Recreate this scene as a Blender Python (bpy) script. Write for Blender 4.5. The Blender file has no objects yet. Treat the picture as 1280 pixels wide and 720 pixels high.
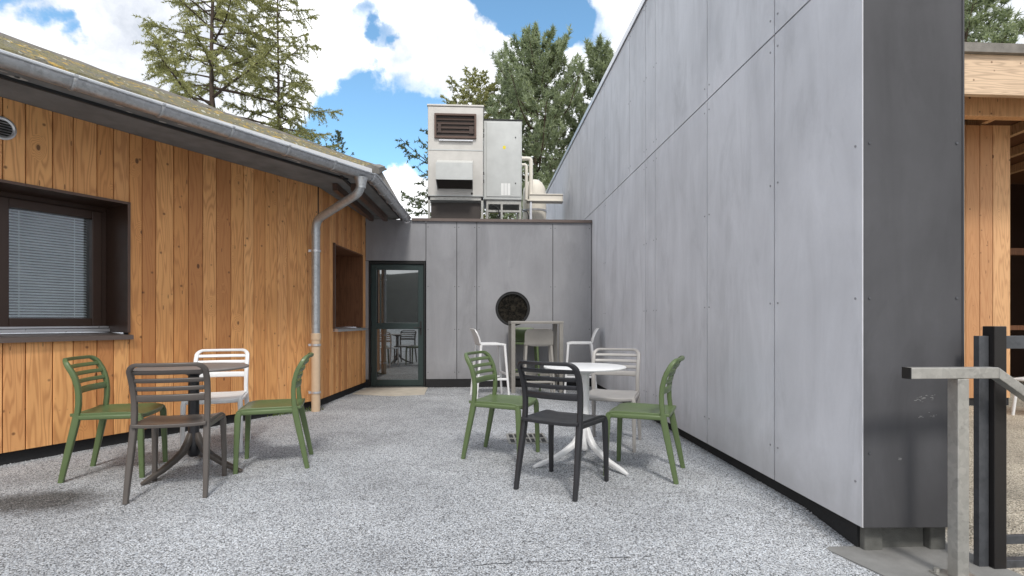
import bpy, math, random
import numpy as np
from mathutils import Vector, Matrix
random.seed(7); rng = np.random.default_rng(11)
PI = math.pi
scene = bpy.context.scene
C = scene.collection

# ------------------------------------------------------------------ materials
class NT:
    def __init__(s, name):
        s.m = bpy.data.materials.new(name); s.m.use_nodes = True
        s.t = s.m.node_tree; s.b = s.t.nodes['Principled BSDF']; s.out = s.t.nodes['Material Output']
    def n(s, typ, **kw):
        x = s.t.nodes.new(typ)
        for k, v in kw.items():
            if hasattr(x, k) and not (k in x.inputs): setattr(x, k, v)
            else: s.set(x, k, v)
        return x
    def set(s, node, key, v):
        i = node.inputs[key]
        if isinstance(v, bpy.types.NodeSocket): s.t.links.new(v, i)
        else: i.default_value = v
    def math(s, op, a, b=0.5, clamp=False):
        x = s.t.nodes.new('ShaderNodeMath'); x.operation = op; x.use_clamp = clamp
        s.set(x, 0, a); s.set(x, 1, b); return x.outputs[0]
    def mix(s, f, a, b, mode='MIX'):
        x = s.t.nodes.new('ShaderNodeMix'); x.data_type = 'RGBA'; x.blend_type = mode
        s.set(x, 0, f)
        for i, v in ((6, a), (7, b)):
            if not isinstance(v, bpy.types.NodeSocket): v = (*v, 1)
            s.set(x, i, v)
        return x.outputs[2]
    def ramp(s, f, *st):
        x = s.t.nodes.new('ShaderNodeValToRGB'); s.set(x, 0, f)
        e = x.color_ramp.elements
        while len(e) < len(st): e.new(0.5)
        for k, (p, c) in zip(e, st):
            k.position = p; k.color = (*c, 1) if isinstance(c, tuple) else (c, c, c, 1)
        return x.outputs[0]
    def co(s, scale=(1, 1, 1), off=None, kind='Object'):
        x = s.n('ShaderNodeTexCoord').outputs[kind]
        if off is not None:
            v = s.t.nodes.new('ShaderNodeVectorMath'); v.operation = 'ADD'
            s.set(v, 0, x); s.set(v, 1, off); x = v.outputs[0]
        v = s.t.nodes.new('ShaderNodeVectorMath'); v.operation = 'MULTIPLY'
        s.set(v, 0, x); s.set(v, 1, scale); return v.outputs[0]
    def noise(s, co, scale, det=3, rough=.55, dist=0.0):
        return s.n('ShaderNodeTexNoise', Vector=co, Scale=scale, Detail=det, Roughness=rough, Distortion=dist).outputs[0]
    def voro(s, co, scale, feat='F1'):
        x = s.n('ShaderNodeTexVoronoi'); x.feature = feat
        s.set(x, 'Vector', co); s.set(x, 'Scale', scale); return x.outputs
    def bump(s, h, strength=.3, dist=.01):
        s.set(s.b, 'Normal', s.n('ShaderNodeBump', Height=h, Strength=strength, Distance=dist).outputs[0])
    def p(s, **kw):
        for k, v in kw.items():
            k = k.replace('_', ' ')
            if k == 'Base Color' and isinstance(v, tuple): v = (*v, 1)
            s.set(s.b, k, v)
        return s.m

def plain(name, col, rough=.5, metal=0.0, var=.12, vscale=6, bump=0.0):
    k = NT(name); co = k.co()
    f = k.noise(co, vscale, 5)
    c = k.mix(f, tuple(x*(1-var) for x in col), tuple(min(1, x*(1+var)) for x in col))
    if bump: k.bump(k.noise(co, vscale*14, 3), bump, .004)
    r = k.math('ADD', k.math('MULTIPLY', k.noise(co, vscale*2.3, 4), .16), rough-.08)
    return k.p(Base_Color=c, Roughness=r, Metallic=metal)

def wood(name, c0, c1, c2, knots=True, axis=2):
    """vertical sawn boards: flat-sawn contour grain, knots, board to board variation"""
    k = NT(name)
    isl = k.n('ShaderNodeNewGeometry').outputs['Random Per Island']
    off = k.n('ShaderNodeCombineXYZ', X=k.math('MULTIPLY', isl, 37.), Y=k.math('MULTIPLY', isl, 91.), Z=k.math('MULTIPLY', isl, 53.)).outputs[0]
    sc = [1., 1., 1.]; sc[axis] = .10
    g = k.co(tuple(sc), off)
    iso = k.co((1, 1, 1), off)
    field = k.noise(g, 8.0, 2.5, .45, .2)
    sc2 = [1., 1., 1.]; sc2[axis] = .55
    v = k.voro(k.co(tuple(sc2), off), 5.2)
    vd = v['Distance']
    pick = k.math('GREATER_THAN', k.n('ShaderNodeSeparateColor', Color=v['Color']).outputs[0], .62)
    near = k.math('MULTIPLY', k.n('ShaderNodeMapRange', Value=vd, **{'From Min': .0, 'From Max': .30, 'To Min': .55, 'To Max': 0}).outputs[0], pick)
    rings = k.math('SINE', k.math('MULTIPLY', k.math('ADD', field, near), 78.))
    rings = k.math('MULTIPLY_ADD', rings, .5)
    rn = k.t.nodes[-1]; rn.inputs[2].default_value = .5
    rings = k.math('POWER', rings, 2.2)
    fs = [1., 1., 1.]; fs[axis] = .025
    fine = k.noise(k.co(tuple(fs), off), 90, 3, .6)
    col = k.mix(isl, c0, c1)
    isl2 = k.math('FRACT', k.math('MULTIPLY', isl, 7.31))
    col = k.mix(k.math('MULTIPLY', k.math('GREATER_THAN', isl2, .74), .55), col, c2)
    isl3 = k.math('FRACT', k.math('MULTIPLY', isl, 13.7))
    col = k.mix(k.math('MULTIPLY', k.math('GREATER_THAN', isl3, .66), .5), col, tuple(min(1, x*1.12+.03) for x in c0))
    col = k.mix(k.math('MULTIPLY', rings, .48), col, c2)
    col = k.mix(k.math('MULTIPLY', fine, .35), col, tuple(x*.6 for x in c0))
    wx = k.noise(iso, 1.3, 4)
    col = k.mix(k.math('MULTIPLY', k.n('ShaderNodeMapRange', Value=wx, **{'From Min': .5, 'From Max': .75}).outputs[0], .35), col, tuple(x*.62 for x in c1))
    if knots:
        kd = k.n('ShaderNodeMapRange', Value=vd, **{'From Min': .055, 'From Max': .085, 'To Min': 1, 'To Max': 0}).outputs[0]
        col = k.mix(k.math('MULTIPLY', k.math('MULTIPLY', kd, pick), .85), col, (.075, .028, .012))
    if knots:
        v3 = k.voro(k.co((1, 1, 1), off), 10.5)
        kp = k.math('GREATER_THAN', k.n('ShaderNodeSeparateColor', Color=v3['Color']).outputs[2], .72)
        k3 = k.n('ShaderNodeMapRange', Value=v3['Distance'], **{'From Min': .07, 'From Max': .16, 'To Min': .8, 'To Max': 0}).outputs[0]
        col = k.mix(k.math('MULTIPLY', k3, kp), col, (.13, .05, .018))
    # thin dark pitch streaks
    st = k.voro(k.co((1, 1, .22), off), 26)
    sd = k.math('MULTIPLY', k.math('LESS_THAN', st['Distance'], .13), k.math('GREATER_THAN', k.n('ShaderNodeSeparateColor', Color=st['Color']).outputs[1], .86))
    col = k.mix(k.math('MULTIPLY', sd, .65), col, (.10, .036, .014))
    k.bump(k.math('ADD', fine, k.math('MULTIPLY', rings, .3)), .25, .003)
    return k.p(Base_Color=col, Roughness=.62)

def panel(name, col, streak=.19):
    k = NT(name); co = k.co()
    isl = k.n('ShaderNodeNewGeometry').outputs['Random Per Island']
    a = k.noise(co, 1.1, 5, .6, .4)
    b = k.noise(k.co((1, 1, .22)), 4.5, 4, .65, .6)
    cfine = k.noise(co, 45, 4, .7)
    f = k.math('ADD', k.math('MULTIPLY', a, .5), k.math('MULTIPLY', b, .5))
    f = k.n('ShaderNodeMapRange', Value=f, **{'From Min': .3, 'From Max': .7}).outputs[0]
    c = k.mix(f, tuple(x*(1-streak) for x in col), tuple(x*(1+streak) for x in col))
    c = k.mix(k.math('MULTIPLY', cfine, .22), c, tuple(x*.7 for x in col))
    c = k.mix(k.math('MULTIPLY', isl, .12), c, tuple(x*.55 for x in col))
    # darker rain marks
    d = k.n('ShaderNodeMapRange', Value=k.noise(k.co((1, 1, .35)), 2.3, 6, .7, .8), **{'From Min': .52, 'From Max': .72, 'To Max': .48}).outputs[0]
    c = k.mix(d, c, tuple(x*.62 for x in col))
    # pale lime scuffs
    w = k.n('ShaderNodeMapRange', Value=k.noise(co, 7.5, 7, .75, .3), **{'From Min': .67, 'From Max': .74, 'To Max': .22}).outputs[0]
    c = k.mix(w, c, tuple(min(1, x*1.7+.05) for x in col))
    # splash dirt along the foot, doubling as painted contact shade
    zz = k.n('ShaderNodeSeparateXYZ', Vector=co).outputs[2]
    zf = k.n('ShaderNodeMapRange', Value=k.math('ADD', zz, k.math('MULTIPLY', k.math('SUBTRACT', k.noise(co, 6, 5, .7), .5), .35)), **{'From Min': .12, 'From Max': .42, 'To Min': .35, 'To Max': 0}).outputs[0]
    c = k.mix(zf, c, tuple(x*.5 for x in (col[0], col[1]*.97, col[2]*.9)))
    k.bump(cfine, .08, .002)
    return k.p(Base_Color=c, Roughness=k.math('ADD', k.math('MULTIPLY', b, .2), .55), Specular_IOR_Level=.2)

def gravel(name):
    k = NT(name); co = k.co()
    v = k.voro(co, 165)
    sep = k.n('ShaderNodeSeparateColor', Color=v['Color']).outputs
    stone = k.ramp(sep[0], (0, .05), (.16, .13), (.28, .34), (.52, .58), (.80, .80), (1, .95))
    tint = k.mix(sep[1], (.94, .96, .98), (.86, .92, 1.0))
    c = k.mix(1.0, stone, tint, 'MULTIPLY')
    v2 = k.voro(co, 260)
    s2 = k.n('ShaderNodeSeparateColor', Color=v2['Color']).outputs
    c = k.mix(k.math('MULTIPLY', k.math('GREATER_THAN', s2[0], .6), .55), c, k.ramp(s2[1], (0, .12), (1, .85)))
    gap = k.n('ShaderNodeMapRange', Value=v['Distance'], **{'From Min': .45, 'From Max': .8, 'To Max': .6}).outputs[0]
    c = k.mix(gap, c, (.09, .09, .095))
    # slow tone changes and damp patches
    t = k.n('ShaderNodeMapRange', Value=k.noise(co, .9, 5, .6), **{'From Min': .32, 'From Max': .7, 'To Min': .70, 'To Max': 1.08}).outputs[0]
    c = k.mix(1.0, c, k.n('ShaderNodeCombineColor', Red=t, Green=t, Blue=t).outputs[0], 'MULTIPLY')
    xyz = k.n('ShaderNodeSeparateXYZ', Vector=co).outputs
    # dark loose soil by the left wall
    dx = k.math('SUBTRACT', xyz[0], -2.65); dy = k.math('SUBTRACT', xyz[1], 3.35)
    dd = k.math('SQRT', k.math('ADD', k.math('MULTIPLY', dx, dx), k.math('MULTIPLY', k.math('MULTIPLY', dy, dy), 2.6)))
    dd = k.math('ADD', dd, k.math('MULTIPLY', k.noise(co, 4, 5, .7), .5))
    soil = k.n('ShaderNodeMapRange', Value=dd, **{'From Min': .45, 'From Max': .72, 'To Min': .85, 'To Max': 0}).outputs[0]
    c = k.mix(soil, c, k.mix(k.math('GREATER_THAN', sep[2], .75), (.03, .028, .026), (.16, .15, .14)))
    # scattered dark patches, painted in for the shade around the tables
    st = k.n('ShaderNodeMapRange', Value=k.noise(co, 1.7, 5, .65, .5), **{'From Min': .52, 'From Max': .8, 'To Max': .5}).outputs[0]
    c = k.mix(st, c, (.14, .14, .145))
    # beige stone on the far side of the grey wall
    warm = k.n('ShaderNodeMapRange', Value=k.math('ADD', xyz[0], k.math('MULTIPLY', k.noise(co, 3, 3), .2)), **{'From Min': 2.35, 'From Max': 2.6}).outputs[0]
    c = k.mix(warm, c, k.mix(1.0, c, (1.0, .86, .66), 'MULTIPLY'))
    k.bump(v['Distance'], .35, .006)
    return k.p(Base_Color=c, Roughness=.85, Specular_IOR_Level=.25)

def roofmat():
    k = NT('lichen covered roofing'); co = k.co()
    n1 = k.noise(co, 5.5, 6, .7, .3); n2 = k.noise(co, 11, 6, .75); n3 = k.noise(k.co((1, 1, 1), (4, 2, 7)), 7, 5, .7)
    c = k.mix(k.math('MULTIPLY', n2, 1), (.09, .086, .074), (.34, .32, .27))
    c = k.mix(k.n('ShaderNodeMapRange', Value=n1, **{'From Min': .40, 'From Max': .56, 'To Max': .9}).outputs[0], c, k.mix(n2, (.14, .13, .055), (.36, .32, .17)))
    c = k.mix(k.n('ShaderNodeMapRange', Value=n3, **{'From Min': .54, 'From Max': .64, 'To Max': .9}).outputs[0], c, k.mix(n2, (.55, .33, .05), (.72, .48, .11)))
    w = k.voro(co, 12)
    ws = k.math('MULTIPLY', k.math('LESS_THAN', k.math('ADD', w['Distance'], k.math('MULTIPLY', n2, .25)), .36), k.math('GREATER_THAN', k.n('ShaderNodeSeparateColor', Color=w['Color']).outputs[0], .6))
    c = k.mix(k.math('MULTIPLY', ws, .85), c, (.66, .64, .52))
    c = k.mix(k.n('ShaderNodeMapRange', Value=k.noise(co, 22, 5, .8), **{'From Min': .56, 'From Max': .68, 'To Max': .75}).outputs[0], c, (.03, .03, .022))
    k.bump(k.math('ADD', n2, k.noise(co, 40, 4, .7)), .9, .03)
    return k.p(Base_Color=c, Roughness=.95)

def foliage(name, c0, c1, tr=.25):
    k = NT(name)
    isl = k.n('ShaderNodeNewGeometry').outputs['Random Per Island']
    cl = k.noise(k.co(), 2.6, 4, .65)
    f = k.math('ADD', k.math('MULTIPLY', isl, .5), k.math('MULTIPLY', k.n('ShaderNodeMapRange', Value=cl, **{'From Min': .3, 'From Max': .7}).outputs[0], .5))
    c = k.mix(f, c0, c1)
    k.p(Base_Color=c, Roughness=.6, Specular_IOR_Level=.3)
    tb = k.n('ShaderNodeBsdfTranslucent', Color=k.mix(1.0, c, (1.3, 1.35, .8), 'MULTIPLY'))
    ms = k.n('ShaderNodeMixShader', Fac=tr)
    k.t.links.new(k.b.outputs[0], ms.inputs[1]); k.t.links.new(tb.outputs[0], ms.inputs[2])
    k.t.links.new(ms.outputs[0], k.out.inputs[0])
    return k.m

def darkglass(name, refl, base=(.008, .009, .010), rough=.015):
    k = NT(name)
    k.p(Base_Color=base, Roughness=.3)
    g = k.n('ShaderNodeBsdfGlossy', Color=(.9, .93, .92, 1), Roughness=rough)
    ms = k.n('ShaderNodeMixShader', Fac=refl)
    k.t.links.new(k.b.outputs[0], ms.inputs[1]); k.t.links.new(g.outputs[0], ms.inputs[2])
    k.t.links.new(ms.outputs[0], k.out.inputs[0]); return k.m

def paintedreflglass(name):
    k = NT(name); co = k.co()
    a = k.n('ShaderNodeMapRange', Value=k.noise(co, 14, 6, .75), **{'From Min': .45, 'From Max': .68}).outputs[0]
    c = k.mix(a, (.008, .007, .006), (.04, .034, .026))  # brown mottling painted into the glass colour imitates reflected foliage
    return k.p(Base_Color=c, Roughness=.08, Specular_IOR_Level=.4)
def clearglass(name, refl):
    k = NT(name)
    t = k.n('ShaderNodeBsdfTransparent', Color=(.95, .97, .97, 1))
    g = k.n('ShaderNodeBsdfGlossy', Color=(.9, .95, 1, 1), Roughness=.02)
    ms = k.n('ShaderNodeMixShader', Fac=refl)
    k.t.links.new(t.outputs[0], ms.inputs[1]); k.t.links.new(g.outputs[0], ms.inputs[2])
    k.t.links.new(ms.outputs[0], k.out.inputs[0]); return k.m

def galv(name, col, metal=.55, rough=.42):
    k = NT(name); co = k.co()
    v = k.voro(co, 42); s = k.n('ShaderNodeSeparateColor', Color=v['Color']).outputs[0]
    n = k.noise(co, 7, 5, .7)
    f = k.math('ADD', k.math('MULTIPLY', s, .3), k.math('MULTIPLY', n, .8))
    c = k.mix(f, tuple(x*.62 for x in col), tuple(min(1, x*1.25) for x in col))
    c = k.mix(k.n('ShaderNodeMapRange', Value=k.noise(co, 18, 5, .75), **{'From Min': .56, 'From Max': .68, 'To Max': .5}).outputs[0], c, tuple(x*.45 for x in col))
    return k.p(Base_Color=c, Metallic=metal, Roughness=k.math('ADD', k.math('MULTIPLY', n, .25), rough-.1))

def plastic(name, col, rough=.36):
    k = NT(name); co = k.co()
    n = k.noise(co, 9, 4, .6); f = k.noise(co, 260, 2)
    c = k.mix(n, tuple(x*.86 for x in col), tuple(min(1, x*1.1) for x in col))
    d = k.n('ShaderNodeMapRange', Value=k.noise(co, 24, 6, .75), **{'From Min': .58, 'From Max': .75, 'To Max': .3}).outputs[0]
    c = k.mix(d, c, tuple(x*.55+.05 for x in col))
    k.bump(f, .06, .001)
    return k.p(Base_Color=c, Roughness=k.math('ADD', k.math('MULTIPLY', n, .2), rough-.1))

M = dict(
    larch=wood('larch cladding', (.88, .46, .175), (.60, .245, .072), (.36, .115, .033)),
    larch_pav=wood('pavilion planks', (.82, .50, .26), (.70, .38, .17), (.40, .16, .06)),
    beam=wood('weathered beam', (.80, .60, .42), (.70, .50, .32), (.30, .20, .13), axis=0),
    brownwood=plain('dark brown lacquered wood', (.045, .023, .015), .42),
    nichewood=wood('niche wood', (.20, .075, .024), (.17, .06, .018), (.09, .03, .01)),
    trim=plain('brown metal trim', (.105, .062, .045), .4, .1),
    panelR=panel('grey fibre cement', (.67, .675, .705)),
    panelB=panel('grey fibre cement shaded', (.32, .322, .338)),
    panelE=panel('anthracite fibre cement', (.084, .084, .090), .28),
    joint=plain('joint backing', (.02, .02, .022), .8),
    plinth=plain('dark plinth', (.018, .018, .019), .9, bump=.3),
    concrete=plain('concrete', (.21, .208, .20), .9, var=.35, vscale=9, bump=.5),
    darkconc=plain('damp concrete', (.12, .12, .11), .92, var=.5, vscale=14, bump=.7),
    step=plain('pale doorstep', (.50, .455, .38), .9, var=.3, vscale=7, bump=.4),
    coping=plain('brown coping', (.16, .125, .11), .4, .4),
    zinc=galv('zinc gutter', (.50, .515, .53), .78, .36),
    zincpipe=galv('zinc pipe', (.52, .54, .55), .7, .36),
    galv=galv('galvanised steel', (.44, .43, .40), .6, .42),
    rustgalv=galv('dull steel', (.10, .105, .115), .5, .5),
    darksteel=plain('dark painted steel', (.022, .020, .020), .35, .3),
    pvc=plain('beige pvc', (.58, .43, .29), .45, var=.1, vscale=20),
    soffit=plain('weathered grey soffit', (.19, .195, .195), .85, var=.5, vscale=5, bump=.3),
    fascia=plain('dark fascia', (.030, .031, .032), .8, var=.4, vscale=8),
    flake=plain('flaking pale paint', (.52, .49, .45), .9, var=.3, vscale=20),
    scuff=plain('pale scuff', (.22, .22, .22), .9, var=.3, vscale=60),
    roof=roofmat(), roofdark=plain('grey ridge felt', (.22, .205, .185), .95, var=.5, vscale=8, bump=.8),
    flash=plain('pale eave flashing', (.78, .79, .80), .4, .1),
    doorframe=plain('dark green door frame', (.030, .048, .046), .35, .2),
    doordark=plain('door shadow gap', (.006, .006, .006), .5),
    doorglass=darkglass('door glass', .28),
    roundglass=paintedreflglass('round window glass'),
    glass=clearglass('window glass', .16),
    blind=plain('pale blind slat', (.84, .90, .93), .4),
    room=plain('dim room', (.05, .05, .05), .9),
    alu=plain('aluminium', (.66, .66, .68), .3, .7),
    black=plain('black', (.012, .012, .012), .5),
    hvac=plain('galvanised sheet warm', (.53, .51, .475), .42, .3, var=.20, vscale=4),
    hvac2=plain('galvanised sheet cool', (.50, .51, .495), .42, .3, var=.20, vscale=4),
    hvacdark=plain('louvre dark', (.055, .045, .04), .7),
    cream=plain('cream lagging', (.78, .73, .64), .6, var=.08),
    yellow=plain('yellow sticker', (.75, .62, .03), .5), whitelabel=plain('white label', (.82, .82, .80), .5),
    green=plastic('olive green resin', (.105, .150, .060)),
    anth=plastic('anthracite resin', (.020, .020, .023), .36),
    taupe=plastic('dark taupe resin', (.092, .079, .070), .36),
    dove=plastic('dove grey resin', (.36, .345, .33)),
    white=plastic('white resin', (.80, .80, .80)),
    tortora=plastic('turtle dove resin', (.30, .285, .26)),
    tablegrey=plain('taupe laminate', (.21, .19, .18), .4),
    gravel=gravel('exposed aggregate'),
    pebble=foliage('stone chips', (.10, .10, .10), (.62, .62, .63), .0),
    bark=plain('bark', (.085, .062, .048), .95, var=.4, vscale=12, bump=.8),
    pinebark=plain('pine bark', (.11, .075, .055), .95, var=.4, vscale=12, bump=.8),
    larchleaf=foliage('larch needles', (.17, .18, .075), (.52, .51, .25)),
    larchyel=foliage('turning larch needles', (.16, .17, .07), (.46, .46, .22)),
    pineleaf=foliage('pine needles', (.10, .135, .080), (.50, .56, .38), .3),
    spruce=foliage('spruce needles', (.05, .07, .04), (.15, .18, .095)),
    hill=plain('added forested hillside', (.028, .033, .026), 1, var=.9, vscale=.25),
    weed=foliage('weeds', (.05, .09, .02), (.14, .18, .05)),
)

# ------------------------------------------------------------------ mesh tools
class MB:
    def __init__(s): s.v = []; s.f = []
    def add(s, v, f):
        o = len(s.v); s.v += [tuple(p) for p in v]; s.f += [tuple(i+o for i in q) for q in f]
    def hexa(s, p): s.add(p, [(0, 3, 2, 1), (4, 5, 6, 7), (0, 1, 5, 4), (1, 2, 6, 5), (2, 3, 7, 6), (3, 0, 4, 7)])
    def box(s, x0, x1, y0, y1, z0, z1):
        s.hexa([(x0, y0, z0), (x1, y0, z0), (x1, y1, z0), (x0, y1, z0), (x0, y0, z1), (x1, y0, z1), (x1, y1, z1), (x0, y1, z1)])
    def fbox(s, F, s0, s1, d0, d1, z0, z1):
        """box in a wall frame: s along the wall, d outward from it"""
        P = lambda a, d, z: F.at(a, d, z)
        s.hexa([P(s0, d0, z0), P(s1, d0, z0), P(s1, d1, z0), P(s0, d1, z0), P(s0, d0, z1), P(s1, d0, z1), P(s1, d1, z1), P(s0, d1, z1)])
    def poly(s, pts, z0, z1):
        n = len(pts); v = [(x, y, z0) for x, y in pts]+[(x, y, z1) for x, y in pts]
        s.add(v, [tuple(range(n-1, -1, -1)), tuple(range(n, 2*n))]+[(i, (i+1) % n, n+(i+1) % n, n+i) for i in range(n)])
    def sweep(s, path, prof, ref, closed_prof=True, scale=None, caps=True):
        """sweep a 2-D profile (a,b) along a path; 'ref' fixes the b axis direction"""
        path = [Vector(p) for p in path]; n = len(path); m = len(prof); v = []
        for i, p in enumerate(path):
            t0 = (path[i]-path[i-1]).normalized() if i else None
            t1 = (path[i+1]-path[i]).normalized() if i < n-1 else None
            t = ((t0 or t1)+(t1 or t0)).normalized()
            k = 1/max(.5, t.dot(t0 or t1))
            r = Vector(ref(i) if callable(ref) else ref)
            a = t.cross(r).normalized(); b = a.cross(t).normalized()
            sc = scale[i] if scale else 1
            for (x, y) in prof: v.append(p+a*x*sc*k+b*y*sc)
        f = []
        for i in range(n-1):
            for j in range(m if closed_prof else m-1):
                q = (j+1) % m
                f.append((i*m+j, i*m+q, (i+1)*m+q, (i+1)*m+j))
        if caps and closed_prof: f += [tuple(range(m-1, -1, -1)), tuple(range((n-1)*m, n*m))]
        s.add(v, f)
    def tube(s, path, r, seg=10, scale=None):
        d = Vector(path[-1])-Vector(path[0])
        ref = (0, 0, 1) if abs(d.normalized().z) < .8 else (0, 1, 0)
        s.sweep(path, [(r*math.cos(2*PI*i/seg), r*math.sin(2*PI*i/seg)) for i in range(seg)], ref, scale=scale)
    def lathe(s, prof, c=(0, 0, 0), seg=32):
        v = []; n = len(prof)
        for i in range(seg):
            a = 2*PI*i/seg
            for r, z in prof: v.append((c[0]+r*math.cos(a), c[1]+r*math.sin(a), c[2]+z))
        f = [(i*n+j, ((i+1) % seg)*n+j, ((i+1) % seg)*n+j+1, i*n+j+1) for i in range(seg) for j in range(n-1)]
        s.add(v, f)
    def build(s, name, mat, parent=None, smooth=None, bevel=0, loc=None):
        me = bpy.data.meshes.new(name); me.from_pydata(s.v, [], s.f); me.update()
        o = bpy.data.objects.new(name, me); C.objects.link(o)
        me.materials.append(mat)
        if parent is not None: o.parent = parent
        if loc: o.location = loc
        if smooth is not None:
            me.polygons.foreach_set('use_smooth', [True]*len(me.polygons))
            try: me.set_sharp_from_angle(angle=math.radians(smooth))
            except Exception: pass
        if bevel:
            b = o.modifiers.new('bevel', 'BEVEL'); b.width = bevel; b.segments = 2; b.limit_method = 'ANGLE'; b.angle_limit = .6
        return o

def rrect(a, b, r, seg=3):
    out = []
    for cx, cy, a0 in ((a-r, b-r, 0), (-a+r, b-r, 90), (-a+r, -b+r, 180), (a-r, -b+r, 270)):
        for i in range(seg+1):
            t = math.radians(a0+90*i/seg); out.append((cx+r*math.cos(t), cy+r*math.sin(t)))
    return out

def build_each(mb, name, mat, parent, **kw):
    """every separate piece of the collected mesh becomes a part of its own"""
    par = list(range(len(mb.v)))
    def find(i):
        while par[i] != i: par[i] = par[par[i]]; i = par[i]
        return i
    for f in mb.f:
        for i in f[1:]: par[find(i)] = find(f[0])
    groups = {}
    for f in mb.f: groups.setdefault(find(f[0]), []).append(f)
    out = []
    for fs in groups.values():
        ids = sorted({i for f in fs for i in f}); mp = {i: k for k, i in enumerate(ids)}
        m2 = MB(); m2.v = [mb.v[i] for i in ids]; m2.f = [tuple(mp[i] for i in f) for f in fs]
        out.append(m2.build(name, mat, parent, **kw))
    return out

class Frame:
    """a vertical wall line from p to q; 'at' gives points: s along, d outward"""
    def __init__(s, p, q, side=1):
        s.p = Vector(p); d = Vector(q)-s.p; s.L = d.length; s.t = d/s.L
        s.n = Vector((s.t.y, -s.t.x))*side
    def at(s, a, d, z):
        w = s.p+s.t*a+s.n*d; return (w.x, w.y, z)

def setp(o, label=None, cat=None, group=None, kind=None):
    if label: o['label'] = label
    if cat: o['category'] = cat
    if group: o['group'] = group
    if kind: o['kind'] = kind
    return o
def thing(name, label, cat, loc=(0, 0, 0), rz=0, group=None):
    o = bpy.data.objects.new(name, None); C.objects.link(o); o.empty_display_size = .1
    o.location = loc; o.rotation_euler = (0, 0, rz); return setp(o, label, cat, group)
def dup(root, loc, rz, label, group=None):
    r = root.copy(); C.objects.link(r); r.location = loc; r.rotation_euler = (0, 0, rz); setp(r, label, None, group)
    for ch in list(root.children):
        c = ch.copy(); C.objects.link(c); c.parent = r
        for g in list(ch.children):
            d = g.copy(); C.objects.link(d); d.parent = c
    return r

# ------------------------------------------------------------------ ground
def smooth(a, b, x):
    t = min(1, max(0, (x-a)/(b-a))); return t*t*(3-2*t)
def gz(u, v):
    return -.055*smooth(1.15, 1.75, u)*smooth(3.0, 2.5, v)*smooth(3.6, 3.0, u)
us = [-900, -300, -80, -30, -12, -6]+[-4+.25*i for i in range(41)]+[8, 12, 20, 40, 100, 300, 900]
vs = [-900, -300, -80, -30, -12, -4]+[-2+.25*i for i in range(45)]+[11, 16, 30, 60, 120, 300, 900]
mb = MB(); nu = len(us)
mb.add([(u, v, gz(u, v)) for v in vs for u in us], [(j*nu+i, j*nu+i+1, (j+1)*nu+i+1, (j+1)*nu+i) for j in range(len(vs)-1) for i in range(nu-1)])
setp(mb.build('ground', M['gravel'], smooth=60), kind='structure')
mb = MB(); apron = [(1.70, 2.62), (1.78, 2.33), (1.86, 2.0), (1.90, 1.2), (2.9, 1.2), (2.9, 2.1), (2.42, 2.2), (2.38, 2.62)]
mb.poly(apron, -.16, -.048); setp(mb.build('concrete_apron', M['concrete']), kind='structure')
# saw cuts in the paving
mb = MB()
for pts in ([(-.35, 2.34), (.2, 2.37), (.75, 2.40), (1.25, 2.47)], [(-.35, 5.13), (.05, 5.10), (.30, 5.09)], [(.60, 5.05), (1.1, 5.02), (1.7, 4.98)]):
    P = []
    for a, b in zip(pts, pts[1:]):
        for i in range(8):
            t = i/8; P.append((a[0]+(b[0]-a[0])*t+random.uniform(-.01, .01), a[1]+(b[1]-a[1])*t+random.uniform(-.006, .006)))
    for i, (a, b) in enumerate(zip(P, P[1:])):
        if random.random() < .35: continue
        w = random.uniform(.0008, .0022)
        mb.add([(a[0], a[1]-w, gz(*a)+.003), (b[0], b[1]-w, gz(*b)+.003), (b[0], b[1]+w, gz(*b)+.003), (a[0], a[1]+w, gz(*a)+.003)], [(0, 1, 2, 3)])
setp(mb.build('paving_joint', M['plinth']), kind='structure')
mb = MB(); mb.poly([(-1.86, 8.62), (-.86, 8.62), (-.83, 7.85), (-1.25, 7.72), (-1.90, 7.95)], -.05, .012)
setp(mb.build('door_threshold_slab', M['step']), kind='structure')
mb = MB(); R0 = 260; nseg = 72; rings = ((0, -3), (.25, .55), (.6, .95), (1, 1.0))
hv = []
for i in range(nseg):
    a = 2*PI*i/nseg; h = 26+12*math.sin(a*3+1)+7*math.sin(a*7)+5*math.sin(a*13+2); h *= .45+.55*smooth(-.2, .7, -math.sin(a))
    for k_, (t, z) in enumerate(rings): hv.append(((R0+150*t)*math.cos(a), (R0+150*t)*math.sin(a), h*z if k_ else -2))
n = len(rings)
mb.add(hv, [(i*n+j, ((i+1) % nseg)*n+j, ((i+1) % nseg)*n+j+1, i*n+j+1) for i in range(nseg) for j in range(n-1)])
setp(mb.build('added_hills', M['hill'], smooth=80), kind='structure')  # unseen hill ring, added to darken the door reflection and block low sky

# drain grate in the paving
dg = thing('drain_grate', 'dark rectangular metal drain grate set flush in the paving behind the anthracite chair', 'drain grate', (.425, 4.87, 0), math.radians(1))
mb = MB(); mb.box(-.165, .165, -.19, .19, -.04, .0015); mb.build('drain_well', M['black'], dg)
mb = MB()
for x0, x1, y0, y1 in ((-.18, .18, -.2, -.18), (-.18, .18, .18, .2), (-.18, -.16, -.18, .18), (.16, .18, -.18, .18)): mb.box(x0, x1, y0, y1, -.02, .008)
for i in range(1, 7): mb.box(-.16+.0457*i-.007, -.16+.0457*i+.007, -.18, .18, -.012, .007)
mb.box(-.16, .16, -.012, .012, -.012, .0075)
mb.build('grate', M['galv'], dg)

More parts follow.
